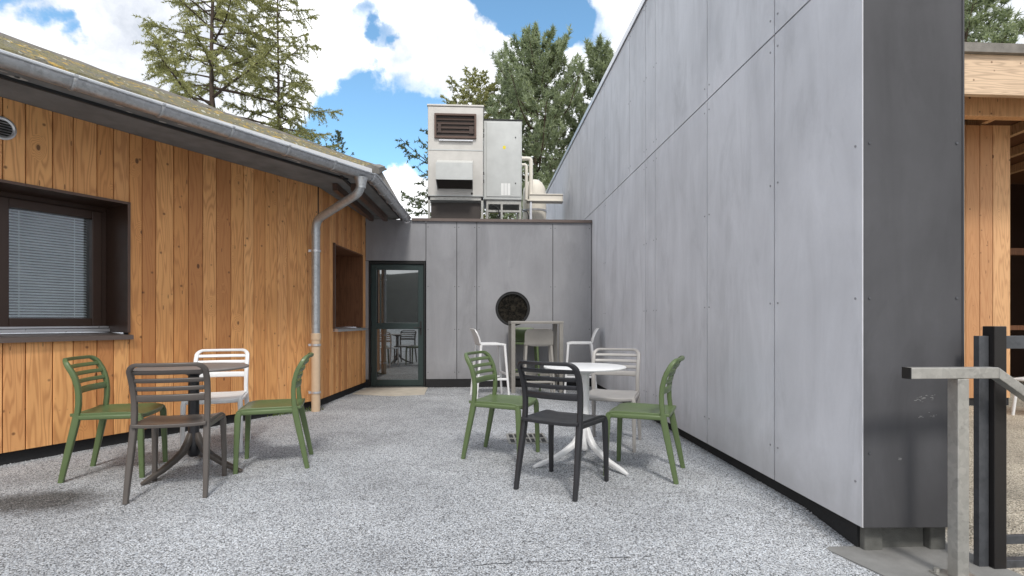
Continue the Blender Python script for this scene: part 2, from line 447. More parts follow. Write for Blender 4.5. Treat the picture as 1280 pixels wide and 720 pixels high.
# ------------------------------------------------------------------ timber building on the left
tb = thing('timber_building', 'low building with vertical orange larch boards, grey gutter and mossy roof on the left', 'building', (-3.2, 6, 0))
tb.location = (0, 0, 0)
FA = Frame((-5.38, 1.17), (-2.027, 6.731), 1)     # long facet, s grows away from the camera
LA = FA.L
FB = Frame((-2.027, 6.731), (-1.863, 8.676), 1)
def sA(v): return (v-1.17)/FA.t.y
def planks(F, s0, s1, z0, z1, hole, name, mat, parent, wmin=.105, wmax=.175, edges=()):
    cuts = {s0, s1, *edges}
    if hole: cuts |= {hole[0], hole[1]}
    cuts = sorted(c for c in cuts if s0 <= c <= s1); mb = MB()
    for a, b in zip(cuts, cuts[1:]):
        s = a
        while s < b-1e-6:
            w = random.uniform(wmin, wmax); e = s+w
            if b-e < wmin: e = b if b-s < wmax*1.3 else s+(b-s)/2
            m_ = (s+e)/2; d = random.uniform(-.002, .002); g = .003
            spans = [(z0, z1)]
            if hole and hole[0] < m_ < hole[1]: spans = [(z0, hole[2]), (hole[3], z1)]
            for p, q in spans:
                if q-p > .01:
                    # chamfered board
                    P = lambda a_, dd, z: F.at(a_, dd+d, z)
                    c = .004
                    prof = [(s+g, -.02), (s+g, -c), (s+g+c, 0), (e-g-c, 0), (e-g, -c), (e-g, -.02)]
                    nn = len(prof)
                    vv = [P(x, y, p) for x, y in prof]+[P(x, y, q) for x, y in prof]
                    mb.add(vv, [tuple(range(nn)), tuple(range(2*nn-1, nn-1, -1))]+[(i, (i+1) % nn, nn+(i+1) % nn, nn+i)[::-1] for i in range(nn)])
            s = e
    return mb.build(name, mat, parent)
TOP = 2.762
hA = (sA(2.2), sA(4.903), .955, 2.145)
hB = (.52, 1.785, .972, 2.135)
wl = planks(FA, 0, LA, .10, TOP, hA, 'board_cladding', M['larch'], tb)
planks(FB, .012, FB.L+.0, .10, TOP, hB, 'board_cladding', M['larch'], tb, .085, .14)
def core(F, hole, L, name, mat, d0, d1, z0, z1):
    mb = MB()
    for a, b, p, q in ((0, hole[0], z0, z1), (hole[1], L, z0, z1), (hole[0], hole[1], z0, hole[2]), (hole[0], hole[1], hole[3], z1)):
        mb.fbox(F, a, b, d0, d1, p, q)
    return mb.build(name, mat, tb)
core(FA, hA, LA-.01, 'wall_core', M['joint'], -.10, -.021, .10, TOP)
core(FB, hB, FB.L, 'wall_core', M['joint'], -.10, -.021, .10, TOP)
mb = MB(); mb.fbox(FA, 0, LA-.03, -.10, -.04, -.05, .0995); mb.fbox(FB, .0, FB.L-.01, -.10, -.035, -.05, .0995); mb.build('plinth', M['plinth'], tb)
mb = MB(); mb.fbox(FA, LA-.012, LA+.004, -.022, .004, .10, TOP); mb.build('corner_joint', M['brownwood'], tb)

# the big left window
win = MB(); dep = .34
win = bpy.data.objects.new('window', None); C.objects.link(win); win.parent = tb
mb = MB()
mb.fbox(FA, hA[1]-.018, hA[1], -dep-.36, .012, hA[2]+.03, hA[3]-.018)
mb.fbox(FA, hA[0], hA[0]+.018, -dep, .012, hA[2]+.03, hA[3]-.018)
mb.fbox(FA, hA[0], hA[1], -dep-.36, .012, hA[3]-.018, hA[3])
mb.build('reveal_lining', M['brownwood'], win)
mb = MB(); mb.fbox(FA, hA[0], hA[1], .0125, .020, hA[3]-.022, hA[3]-.001); mb.fbox(FA, hA[1]-.022, hA[1]-.001, .0125, .020, hA[2]+.032, hA[3]-.023); mb.build('edge_trim', M['trim'], win)
mb = MB(); prof = [(.045, -.03), (.045, .006), (.038, .010), (-dep+.02, .030), (-dep+.02, -.012), (.030, -.030)]
mb.sweep([FA.at(hA[0]-.01, 0, hA[2]), FA.at(hA[1]+.012, 0, hA[2])], [(-a if False else a, b) for a, b in prof], (0, 0, 1))
mb.build('sill', M['coping'], win)
s_r = hA[1]-.018; zs = hA[2]+.035; zt = hA[3]-.018; D0, D1 = -dep-.05, -dep+.012
def frame_ring(mb, F, a, b, z0, z1, w, d0, d1, wb=None):
    wb = wb or w
    mb.fbox(F, a, a+w, d0, d1, z0, z1); mb.fbox(F, b-w, b, d0, d1, z0, z1)
    mb.fbox(F, a+w, b-w, d0, d1, z1-w, z1); mb.fbox(F, a+w, b-w, d0, d1, z0, z0+wb)
pw = .80
mb = MB(); mb.fbox(FA, hA[0]+.018, s_r, D0-.02, D1-.02, zt-.045, zt); mb.fbox(FA, s_r-.045, s_r, D0-.02, D1-.02, zs+.03, zt-.045)
mb.fbox(FA, hA[0]+.018, s_r-.045, D0-.02, D1-.02, zs+.03, zs+.05); mb.build('frame', M['brownwood'], win, bevel=.004)
for i in range(3):
    b = s_r-.046-i*(pw-.01); a = b-pw+.06+.02
    mb = MB(); frame_ring(mb, FA, a, b, zs+.052, zt-.047, .075, D0, D1, .07); sa = mb.build('sash', M['brownwood'], win, bevel=.006)
    mb = MB(); mb.fbox(FA, a+.075, b-.075, D0+.02, D0+.026, zs+.122, zt-.122); mb.build('pane', M['glass'], win)
    mb = MB(); z = zs+.13
    while z < zt-.13:
        P = [FA.at(a+.078, D0-.030, z+.004), FA.at(b-.078, D0-.030, z+.004), FA.at(b-.078, D0-.049, z+.016), FA.at(a+.078, D0-.049, z+.016)]
        mb.add(P+[(x, y, zz+.001) for x, y, zz in P], [(0, 1, 2, 3), (7, 6, 5, 4), (0, 4, 5, 1), (2, 6, 7, 3)])
        z += .0235
    for q in (.16, .84):
        sx = a+.078+(b-a-.156)*q; mb.fbox(FA, sx-.002, sx+.002, D0-.034, D0-.031, zs+.13, zt-.13)
    mb.build('blind', M['blind'], win)
mb = MB(); mb.fbox(FA, hA[0], s_r, D0-.30, D0-.12, zs, zt); mb.build('dark_room', M['room'], win)
mb = MB(); mb.fbox(FA, hA[0]+.02, s_r-.002, D1-.005, D1+.045, zs+.002, zs+.030); mb.fbox(FA, hA[0]+.02, s_r-.002, D1-.006, D1+.020, zs+.036, zs+.052); mb.build('sill_track', M['alu'], win)

# the deep niche window in the short facet
nw = bpy.data.objects.new('window', None); C.objects.link(nw); nw.parent = tb
nw['label'] = 'deep brown lined window niche in the short facet'
dn = .44
mb = MB(); mb.fbox(FB, hB[1]-.018, hB[1], -dn, .008, hB[2]+.02, hB[3]-.018); mb.fbox(FB, hB[0], hB[0]+.018, -dn, .008, hB[2]+.02, hB[3]-.018)
mb.fbox(FB, hB[0], hB[1], -dn, .008, hB[3]-.018, hB[3]); mb.build('reveal_lining', M['nichewood'], nw)
mb = MB(); mb.fbox(FB, hB[0]-.03, hB[0]-.001, .001, .030, hB[2]-.02, hB[3]+.004); mb.build('edge_trim', M['trim'], nw)
mb = MB(); mb.sweep([FB.at(hB[0]-.03, 0, hB[2]), FB.at(hB[1]+.03, 0, hB[2])], [(.075, -.03), (.075, .004), (.068, .008), (-dn+.02, .022), (-dn+.02, -.008), (.06, -.03)], (0, 0, 1)); mb.build('sill', M['alu'], nw)
mb = MB(); frame_ring(mb, FB, hB[0]+.018, hB[1]-.018, hB[2]+.022, hB[3]-.018, .08, -dn-.05, -dn); mb.build('frame', M['nichewood'], nw, bevel=.005)
mb = MB(); mb.fbox(FB, hB[0]+.1, hB[1]-.1, -dn-.03, -dn-.024, hB[2]+.1, hB[3]-.1); mb.build('pane', M['roundglass'], nw)

# round wall vent
mb = MB(); vc = sA(4.162); rv = .075
ring = [(FA.at(vc+rv*math.cos(a), 0, 2.53+rv*math.sin(a))) for a in [2*PI*i/28 for i in range(28)]]
vt = MB(); pr = [(.012, .001), (.012, .010), (0, .016), (-.012, .010), (-.012, .001)]
N = 28
for i in range(N):
    a = 2*PI*i/N
    for (rr, d) in pr: vt.v.append(FA.at(vc+(rv+rr)*math.cos(a), d, 2.53+(rv+rr)*math.sin(a)))
k_ = len(pr); vt.f += [(i*k_+j, ((i+1) % N)*k_+j, ((i+1) % N)*k_+j+1, i*k_+j+1) for i in range(N) for j in range(k_-1)]
vo = vt.build('vent', M['alu'], tb, smooth=50)
vo['label'] = 'round louvred metal vent high on the larch boards'
mb = MB(); mb.add([FA.at(vc+rv*math.cos(2*PI*i/N), .003, 2.53+rv*math.sin(2*PI*i/N)) for i in range(N)], [tuple(range(N))]); mb.build('vent_hole', M['black'], vo)
mb = MB()
for i in range(-3, 4):
    z = 2.53+i*.02; h = math.sqrt(max(1e-4, rv*rv-(i*.02)**2))-.002
    mb.add([FA.at(vc-h, .004, z+.006), FA.at(vc+h, .004, z+.006), FA.at(vc+h, .013, z-.004), FA.at(vc-h, .013, z-.004)], [(0, 1, 2, 3)])
mb.build('louvre', M['alu'], vo)

# eaves, soffit and roof
E0, E1, E2 = Vector((-4.80, .74)), Vector((-1.19, 6.14)), Vector((-1.14, 8.66))
FE = Frame(E0, E1, 1); FG = Frame(E1, E2, 1)
inA = -FE.n; inB = -FG.n
def off(p, d, v): return (p.x+d.x*v, p.y+d.y*v)
IN = .13
e0 = Vector(off(E0, inA, IN)); 
# inner corner of the two offset eave lines
def isect(p, t, q, r):
    den = t.x*r.y-t.y*r.x; k = ((q.x-p.x)*r.y-(q.y-p.y)*r.x)/den; return p+t*k
e1 = isect(Vector(off(E0, inA, IN)), FE.t, Vector(off(E1, inB, IN)), FG.t); e2 = Vector(off(E2, inB, IN))
w0, w1, w2 = Vector(FA.at(0, -.05, 0)[:2]), Vector((-2.08, 6.74)), Vector((-1.92, 8.66))
mb = MB(); z = TOP+.003
for quad in ((e0, e1, w1, w0), (e1, e2, w2, w1)):
    mb.poly([(p.x, p.y) for p in quad], z, z+.02)
mb.build('soffit', M['soffit'], tb)
mb = MB()
for a, b in ((e0, e1), (e1, e2)):
    F = Frame(a, b, 1); mb.fbox(F, 0, F.L, -.022, 0, TOP-.045, TOP+.002)
    mb.fbox(F, 0, F.L-.02, -.30, -.27, TOP-.020, TOP+.002)
mb.build('fascia', M['fascia'], tb)
mb = MB()
F = Frame(e0, e1, 1)
for i in range(46):
    s0 = random.uniform(.2, F.L-.3); l = random.uniform(.03, .16); d = random.uniform(-.26, -.03); w = random.uniform(.008, .03)
    pts = [(s0+l*.5*math.cos(2*PI*k/9)*random.uniform(.6, 1.2), d+w*math.sin(2*PI*k/9)*random.uniform(.6, 1.3)) for k in range(9)]
    mb.add([F.at(x, y, TOP+.0012) for x, y in pts], [tuple(range(8, -1, -1))])
mb.build('flaking_paint', M['flake'], tb)
mb = MB()  # rafters under the short eave
F = Frame(e1, e2, 1)
for dd in (-.24, -.46):
    mb.fbox(F, .35, F.L-.15, dd-.03, dd+.03, TOP-.085, TOP+.001)
build_each(mb, 'rafter', M['trim'], tb)
RH = 1.065; RD = 2.5
R0v = Vector(off(E0, inA, RD)); R1v = Vector((-1.825, 9.69)); ZE, ZR = 2.79, 2.79+RH
B0 = Vector(off(E0, inA, 2*RD)); B1 = Vector(off(R1v, inA, RD))+FE.t*0.2
eA0 = Vector(off(E0, inA, .07)); eA1 = isect(eA0, FE.t, Vector(off(E1, inB, .07)), FG.t); eB2 = Vector((E2.x-.07, 8.85))
def roofgrid(p0, p1, q0, q1, z0, z1, nu, nv, amp):
    mb = MB(); vv = []
    for j in range(nv+1):
        for i in range(nu+1):
            a, b = i/nu, j/nv
            p = p0.lerp(p1, a); q = q0.lerp(q1, a); w = p.lerp(q, b)
            edge = amp*(.4 if j in (0, nv) else 1)
            step = .018*((b*9) % 1)
            vv.append((w.x+random.uniform(-1, 1)*amp*.5, w.y+random.uniform(-1, 1)*amp*.5, z0+(z1-z0)*b+random.uniform(-1, 1)*edge+step))
    mb.add(vv, [(j*(nu+1)+i, j*(nu+1)+i+1, (j+1)*(nu+1)+i+1, (j+1)*(nu+1)+i) for j in range(nv) for i in range(nu)])
    return mb
rf = roofgrid(eA0, eA1, R0v, R1v, ZE+.03, ZR, 170, 60, .013).build('roof', M['roof'], tb, smooth=70)
rf.modifiers.new('thick', 'SOLIDIFY').thickness = .05
mb = MB(); 
def tri3(*p): mb.add(p, [tuple(range(len(p)))])
tri3((eA1.x, eA1.y, ZE+.02), (eB2.x, eB2.y, ZE+.02), (R1v.x, R1v.y, ZR))
tri3((R0v.x, R0v.y, ZR), (R1v.x, R1v.y, ZR), (B1.x, B1.y, ZE), (B0.x, B0.y, ZE))
tri3((eB2.x, eB2.y, ZE+.02), (B1.x, B1.y, ZE), (R1v.x, R1v.y, ZR))
mb.build('roof_back', M['roofdark'], rf)
mb = MB(); pth = []
for i in range(41):
    w = R0v.lerp(R1v, i/40); pth.append((w.x+random.uniform(-.008, .008), w.y, ZR+.02+random.uniform(-.012, .012)))
mb.sweep(pth, [(-.17, -.08), (-.16, -.045), (0, .02), (.16, -.045), (.17, -.08)], (0, 0, 1)); mb.build('ridge_cap', M['roofdark'], rf)
mb = MB(); P0 = Vector((eA1.x, eA1.y, ZE+.05)); P1 = Vector((R1v.x, R1v.y, ZR+.02))
mb.sweep([P0, P0.lerp(P1, .5), P1], [(-.09, -.05), (-.09, .02), (0, .05), (.09, .02), (.09, -.05)], (0, 0, 1)); mb.build('hip_cap', M['roofdark'], rf)
mb = MB(); FE2 = Frame(eA0, eA1, 1)
mb.fbox(FE2, 0, FE2.L, -.03, .010, ZE-.012, ZE+.012)
sl_ = RH/(RD-.07); nS = 30; fv = []
for i in range(nS+1):
    q_ = i/nS; s_ = FE2.L*(.52+.48*q_); h_ = .010+.050*q_**.8; w_ = .01+.06*q_
    fv += [FE2.at(s_, .013, ZE-.012), FE2.at(s_, .013, ZE-.012+h_), FE2.at(s_, -w_, ZE-.010+h_+w_*sl_)]
mb.add(fv, [(3*i+j, 3*i+3+j, 3*i+4+j, 3*i+1+j) for i in range(nS) for j in (0, 1)])
mb.build('eave_flashing', M['flash'], rf)
# half-round gutter with joint rings and brackets
def gutter_path(d): # centre line inside the outer lip
    a0 = Vector(off(E0, inA, d)); a2 = Vector(off(E2, inB, d))
    return [a0, isect(a0, FE.t, Vector(off(E1, inB, d)), FG.t), a2]
gr = .066; zl = 2.755
arc = [(gr*math.cos(a), gr*math.sin(a)) for a in [PI+PI*i/12 for i in range(13)]]
inner = [((gr-.004)*math.cos(a), (gr-.004)*math.sin(a)) for a in [2*PI-PI*i/12 for i in range(13)]]
bead = [(gr+.011*math.cos(a)+.003, .004+.011*math.sin(a)) for a in [PI*1.4+2*PI*i/8 for i in range(8)]]
gp = [(p.x, p.y, zl) for p in gutter_path(gr)]
gu = MB(); gu.sweep(gp, arc+inner, (0, 0, 1)); gu.sweep(gp, [(x, y) for x, y in bead], (0, 0, 1)); 
go = gu.build('gutter', M['zinc'], tb, smooth=40)
mb = MB(); Fg = Frame(gutter_path(gr)[0], gutter_path(gr)[1], 1)
def ringat(F, s):
    R2 = gr+.005
    mb.sweep([F.at(s-.013, 0, zl), F.at(s-.006, 0, zl), F.at(s+.006, 0, zl), F.at(s+.013, 0, zl)], [(R2*math.cos(a), R2*math.sin(a)) for a in [PI*.97+PI*1.06*i/14 for i in range(15)]], (0, 0, 1), scale=[1, 1.05, 1.05, 1])
    mb.fbox(F, s-.010, s+.010, -gr, gr+.016, zl+.006, zl+.018)
s = .3
while s < Fg.L: mb = MB(); ringat(Fg, s); s += .56; mb.build('gutter_bracket', M['zinc'], go, smooth=40)
Fg2 = Frame(gutter_path(gr)[1], gutter_path(gr)[2], 1)
s = .15
while s < Fg2.L: mb = MB(); ringat(Fg2, s); s += .5; mb.build('gutter_bracket', M['zinc'], go, smooth=40)
# downpipe
def arcpath(pts, r, n=6):
    out = [Vector(pts[0])]
    for a, b, c in zip(pts, pts[1:], pts[2:]):
        a, b, c = Vector(a), Vector(b), Vector(c); p = b+(a-b).normalized()*r; q = b+(c-b).normalized()*r
        for i in range(n+1):
            t = i/n; out.append(p*(1-t)**2+b*2*t*(1-t)+q*t*t)
    out.append(Vector(pts[-1])); return out
gx = Vector(Fg.at(Fg.L-.16, 0, 0)); pb = (-1.985, 6.49)
mb = MB(); mb.tube(arcpath([(gx.x, gx.y, 2.70), (gx.x, gx.y, 2.545), (pb[0], pb[1], 2.30), (pb[0], pb[1], .93)], .11), .048, 18)
mb.lathe([(.075, .0), (.052, -.09), (.052, -.12)], (gx.x, gx.y, 2.70), 20)
mb.lathe([(.051, 0), (.051, .05)], (pb[0], pb[1], 2.13), 20)
dp = mb.build('downpipe', M['zincpipe'], tb, smooth=50)
mb = MB(); mb.tube([(pb[0], pb[1], .86), (pb[0], pb[1], -.02)], .051, 18); mb.lathe([(.051, 0), (.058, .003), (.058, .075), (.05, .08)], (pb[0], pb[1], .86), 18)
setp(mb.build('pipe_foot', M['pvc'], dp, smooth=50), 'beige plastic lower section')
mb = MB()
for z in (1.93, .80, .23):
    mb = MB()
    mb.lathe([(.056, -.012), (.059, -.012), (.059, .012), (.056, .012)], (pb[0], pb[1], z), 18)
    mb.tube([(pb[0]-.05, pb[1]+.02, z), (pb[0]-.11, pb[1]+.075, z)], .008, 8)
    mb.box(pb[0]-.075, pb[0]-.05, pb[1]-.035, pb[1]-.01, z-.014, z+.014)
    mb.build('pipe_bracket', M['alu'], dp, smooth=50)

# ------------------------------------------------------------------ link building at the back
V0 = 8.676
lb = thing('link_building', 'low grey panel building across the back of the yard with glass door and round window', 'building', (0, 0, 0))
FL = Frame((-1.863, V0), (1.844, V0), 1)
FL.n = Vector((0, -1))
dl, drr = -1.815, -.897       # door opening
mb = MB()
mb.box(-1.95, dl, V0+.02, V0+.2, 0, 2.70); mb.box(drr, .525-.4, V0+.02, V0+.2, .0, 2.70); mb.box(.525+.4, 1.84, V0+.02, V0+.2, .0, 2.70)
mb.box(dl, drr, V0+.02, V0+.2, 2.06, 2.70)
mb.box(.525-.4, .525+.4, V0+.02, V0+.2, .0, .95); mb.box(.525-.4, .525+.4, V0+.02, V0+.2, 1.63, 2.70)
mb.box(-1.95, 1.84, V0+.2, 16, 2.45, 2.58); mb.box(-1.95, -1.75, V0+.2, 16, 0, 2.45); mb.box(-1.75, 1.84, 15.8, 16, 0, 2.45)
mb.build('wall', M['joint'], lb)
def holed_panel(mb, u0, u1, z0, z1, cx, cz, r, y0, y1):
    n = 48; V = []; Fc = []
    for i in range(n):
        a = 2*PI*i/n+PI/4; c_, s_ = math.cos(a), math.sin(a)
        k = min(((u1-cx) if c_ > 0 else (cx-u0))/max(1e-9, abs(c_)), ((z1-cz) if s_ > 0 else (cz-z0))/max(1e-9, abs(s_)))
        for y in (y0, y1): V += [(cx+r*c_, y, cz+r*s_), (cx+k*c_, y, cz+k*s_)]
    for i in range(n):
        a, b = i*4, ((i+1) % n)*4
        Fc += [(a, b, b+1, a+1), (a, a+2, b+2, b)]
    mb.add(V, Fc)
    for (xx, zz) in ((u0, z0), (u1, z0), (u1, z1), (u0, z1)): pass
mb = MB(); g = .005; ZB, ZT = .14, 2.735
for a, b in ((-.893, -.393), (-.393, -.066), (1.188, 1.836)):
    mb.box(a+g, b-g, V0, V0+.012, ZB, ZT)
mb.box(-1.86, -.893-g, V0, V0+.012, 2.068, ZT)
mb.box(-1.868, dl-.002, V0, V0+.012, ZB, 2.06)
# panel with the round window: eight pieces around a hole
u0, u1, cx, cz, rr = -.066+g, 1.188-g, .525, 1.288, .285
nn = 64; angs = sorted([2*PI*i/nn for i in range(nn)]+[math.atan2(z-cz, u-cx) % (2*PI) for u in (u0, u1) for z in (ZB, ZT)])
V = []
for a in angs:
    c_, s_ = math.cos(a), math.sin(a)
    k = min(((u1-cx) if c_ > 0 else (cx-u0))/max(1e-9, abs(c_)), ((ZT-cz) if s_ > 0 else (cz-ZB))/max(1e-9, abs(s_)))
    V += [(cx+rr*c_, V0, cz+rr*s_), (cx+k*c_, V0, cz+k*s_), (cx+rr*c_, V0+.05, cz+rr*s_)]
q = len(angs); mb.add(V, [(3*i, 3*((i+1) % q), 3*((i+1) % q)+1, 3*i+1) for i in range(q)]+[(3*i, 3*i+2, 3*((i+1) % q)+2, 3*((i+1) % q)) for i in range(q)])
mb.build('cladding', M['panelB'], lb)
mb = MB(); mb.box(-.89, 1.84, V0+.004, V0+.019, -.05, .135); mb.build('plinth', M['plinth'], lb)
mb = MB()
mb.box(-1.12, .35-.002, V0-.035, V0+.22, 2.742, 2.757); mb.box(.35+.002, 1.838, V0-.035, V0+.22, 2.742, 2.757); mb.box(-1.12, 1.838, V0-.035, V0-.022, 2.712, 2.7415)
mb.build('coping', M['coping'], lb)
mb = MB()
for a in (-.86, -.425, -.36, -.10, -.03, 1.155, 1.225, 1.80):
    for z in (.25, .95, 1.65, 2.62): mb.box(a-.006, a+.006, V0-.003, V0+.001, z-.006, z+.006)
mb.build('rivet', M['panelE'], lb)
# round window
rw = MB()
def annulus(mb, cx, cz, ra, rb, y0, y1, n=48):
    o = []
    for i in range(n):
        a = 2*PI*i/n
        for r, y in ((ra, y1), (ra, y0), (rb, y0), (rb, y1)): o.append((cx+r*math.cos(a), y, cz+r*math.sin(a)))
    mb.add(o, [(4*i+j, 4*((i+1) % n)+j, 4*((i+1) % n)+(j+1) % 4, 4*i+(j+1) % 4) for i in range(n) for j in range(4)])
annulus(rw, cx, cz, .245, .276, V0+.014, V0+.07)
ro = rw.build('round_window', M['black'], lb, smooth=40)
mb = MB(); mb.add([(cx+.252*math.cos(2*PI*i/48), V0+.045, cz+.252*math.sin(2*PI*i/48)) for i in range(48)], [tuple(range(48))]); mb.build('pane', M['roundglass'], ro)
# glazed door
door = bpy.data.objects.new('door', None); C.objects.link(door); door.parent = lb
mb = MB(); a, b = dl+.002, drr-.006
mb.box(a, a+.028, V0-.004, V0+.09, .02, 2.055); mb.box(b-.028, b, V0-.004, V0+.09, .02, 2.055); mb.box(a+.028, b-.028, V0-.004, V0+.09, 2.015, 2.055); mb.build('door_frame', M['doordark'], door, bevel=.003)
a += .032; b -= .032
mb = MB(); mb.box(a, a+.088, V0+.022, V0+.08, .03, 2.01); mb.box(b-.088, b, V0+.022, V0+.08, .03, 2.01)
mb.box(a+.088, b-.088, V0+.022, V0+.08, 1.92, 2.01); mb.box(a+.088, b-.088, V0+.022, V0+.08, .03, .13); mb.box(a+.088, b-.088, V0+.018, V0+.08, .955, 1.055)
mb.build('leaf', M['doorframe'], door, bevel=.004)
for z0, z1 in ((.13, .955), (1.055, 1.92)):
    mb = MB(); mb.box(a+.089, b-.089, V0+.050, V0+.056, z0, z1); mb.build('pane', M['doorglass'], door)
mb = MB(); mb.box(b-.060, b-.030, V0+.012, V0+.0215, .86, 1.08); mb.tube([(b-.045, V0+.012, .98), (b-.045, V0-.03, .98), (b-.15, V0-.03, .98)], .009, 8); mb.build('handle', M['black'], door, smooth=50)
mb = MB()
for z in (.3, 1.05, 1.75): mb.tube([(a+.004, V0+.012, z-.05), (a+.004, V0+.012, z+.05)], .011, 8)
build_each(mb, 'hinge', M['black'], door, smooth=50)
mb = MB(); mb.box(dl+.002, drr-.004, V0-.03, V0+.10, -.02, .019); mb.build('threshold', M['darkconc'], door)

# ------------------------------------------------------------------ tall grey wall on the right
rb = thing('panel_clad_wall_block', 'tall wall of pale grey fibre cement panels with dark end face on the right', 'building')
U = 1.844; VN, VF = 2.449, 15.3; UE = 2.335; VE = 2.424; HT = 4.70
mb = MB(); mb.poly([(U+.013, VN+.016), (UE-.013, VE+.018), (UE-.013, VF-.02), (U+.013, VF-.02)], .10, HT-.03); mb.build('wall', M['joint'], rb)
mb = MB(); zb, zj, g = .088, 2.89, .006
lo = [VN+.004, 3.219, 4.208, 5.495, 5.83, 7.773, 9.29]; 
lo = [VN+.004, 3.219, 4.208, 5.495, 5.83, 7.773, 9.4, 11.0, 13.0, VF]
hi = [VN+.004, 3.219, 4.208, 5.495, 5.83, 6.459, 7.773, 9.29, 11.0, 13.0, VF]
for L_, z0, z1 in ((lo, zb, zj-g), (hi, zj+g, HT)):
    for i, (a, b) in enumerate(zip(L_, L_[1:])):
        mb.box(U, U+.012, a+(g if i else 0), b-g, z0, z1)
mb.build('cladding', M['panelR'], rb)
mb = MB(); FEd = Frame((U+.002, VN), (UE, VE), 1)
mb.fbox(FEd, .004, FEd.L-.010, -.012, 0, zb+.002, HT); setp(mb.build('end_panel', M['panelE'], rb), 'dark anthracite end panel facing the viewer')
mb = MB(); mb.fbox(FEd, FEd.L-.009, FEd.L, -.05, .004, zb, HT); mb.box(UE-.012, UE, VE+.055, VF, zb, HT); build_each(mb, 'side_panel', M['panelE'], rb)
mb = MB(); mb.box(U-.015, UE+.015, VN-.02, VF+.02, HT+.001, HT+.035); mb.box(U-.022, U-.012, VN-.02, VF+.02, HT-.04, HT+.035); mb.build('coping', M['alu'], rb)
mb = MB(); mb.box(U+.045, U+.14, VN+.10, VF, -.15, zb+.01); mb.build('plinth', M['plinth'], rb)
mb = MB(); mb.box(U+.155, UE-.105, VN+.085, VN+.32, -.2, .099); mb.box(U+.055, U+.15, VN+.06, VN+.0995, -.2, .0985); mb.box(UE-.10, UE-.02, VN+.05, VN+.138, -.2, .0985); build_each(mb, 'plinth_block', M['darkconc'], rb, bevel=.008)
mb = MB()
def rivx(v, z): mb.sweep([(U-.004, v, z), (U+.002, v, z)], [(.006*math.cos(k), .006*math.sin(k)) for k in [2*PI*i/8 for i in range(8)]], (0, 0, 1))
for L_, zz in ((lo, (.30, 1.2, 1.95, 2.80)), (hi, (3.0, 3.8, 4.6))):
    for v in L_[:-1]:
        for z in zz: rivx(v+.045, z); (rivx(v-.04, z) if v > 3 else None)
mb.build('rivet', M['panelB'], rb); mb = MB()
for s in (.03, FEd.L-.035):
    for z in (.45, 1.2, 1.95, 2.75): 
        P = FEd.at(s, -.001, z); Q = FEd.at(s, .004, z)
        mb.sweep([P, Q], [(.006*math.cos(k), .006*math.sin(k)) for k in [2*PI*i/8 for i in range(8)]], (0, 0, 1))
mb.build('rivet', M['rustgalv'], rb)
mb = MB()  # white scuffs on the end face
for s0, z0, l in ((.26, .72, .09), (.27, .63, .085), (.25, .712, .05), (.17, .42, .015)):
    for k in range(10):
        x = s0+random.uniform(0, l); z = z0+random.gauss(0, .006); w = random.uniform(.003, .011); h = random.uniform(.0008, .0022)
        pts = [(x+w*math.cos(2*PI*i/7)*random.uniform(.6, 1.2), z+h*math.sin(2*PI*i/7)*random.uniform(.6, 1.2)) for i in range(7)]
        mb.add([FEd.at(p, .0012, q_) for p, q_ in pts], [tuple(range(7))])
mb.build('scuff_mark', M['scuff'], rb)

# ------------------------------------------------------------------ ventilation plant on the low roof
ac = thing('air_handling_unit', 'tall beige metal ventilation cabinet with louvre and rain hood on the flat roof', 'ventilation unit', (-.48, 10.05, 2.58))
X0, X1, ZA, ZC = -.52, .525, .86, 2.57
mb = MB(); mb.box(X0, X1, 0, .9, ZA, ZC); bd = mb.build('cabinet', M['hvac'], ac, bevel=.012)
mb = MB(); mb.box(X0-.015, X1+.015, -.015, .915, ZC+.001, ZC+.035); mb.build('lid', M['hvac'], ac, bevel=.006)
mb = MB(); mb.box(X0+.003, X1-.003, -.008, -.001, 1.735, 1.755); mb.box(X0+.01, X1-.01, -.010, -.001, ZA+.01, ZA+.03); build_each(mb, 'seam', M['hvac2'], ac)
mb = MB(); mb.box(-.36, .36, -.004, .03, 1.995, 2.385); lv = mb.build('louvre', M['hvacdark'], ac)
mb = MB(); 
for a_, b_, c_, d_ in ((-.395, .395, 2.385, 2.42), (-.395, .395, 1.96, 1.995), (-.395, -.36, 1.995, 2.385), (.36, .395, 1.995, 2.385)): mb.box(a_, b_, -.05, .0, c_, d_)
mb.build('frame', M['trim'], lv)
mb = MB()
for z in (2.08, 2.16, 2.24, 2.32): mb.hexa([(-.35, -.03, z-.02), (.35, -.03, z-.02), (.35, -.006, z+.02), (-.35, -.006, z+.02), (-.35, -.03, z-.012), (.35, -.03, z-.012), (.35, -.006, z+.028), (-.35, -.006, z+.028)])
mb.box(-.33, -.27, -.035, -.031, 2.06, 2.22); mb.box(.26, .34, -.035, -.031, 2.05, 2.19); mb.build('slat', M['brownwood'], lv)
mb = MB(); mb.box(-.31, .33, -.05, -.001, 1.905, 1.925); mb.build('ledge', M['alu'], ac)
mb = MB()  # hood, a wedge open below
hx0, hx1 = -.34, .33
vv = [(hx0, -.002, 1.55), (hx1, -.002, 1.55), (hx1, -.36, 1.40), (hx0, -.36, 1.40), (hx0, -.36, 1.09), (hx1, -.36, 1.09), (hx1, -.002, .99), (hx0, -.002, .99)]
mb.add(vv, [(0, 3, 2, 1), (3, 4, 5, 2), (0, 7, 4, 3), (1, 2, 5, 6)])
hd = mb.build('hood', M['hvac2'], ac); hd.modifiers.new('t', 'SOLIDIFY').thickness = .012
mb = MB(); mb.add([(hx0+.02, -.34, 1.105), (hx1-.02, -.34, 1.105), (hx1-.02, -.006, 1.01), (hx0+.02, -.006, 1.01)], [(0, 1, 2, 3)]); mb.build('hood_mouth', M['hvacdark'], hd)
mb = MB()
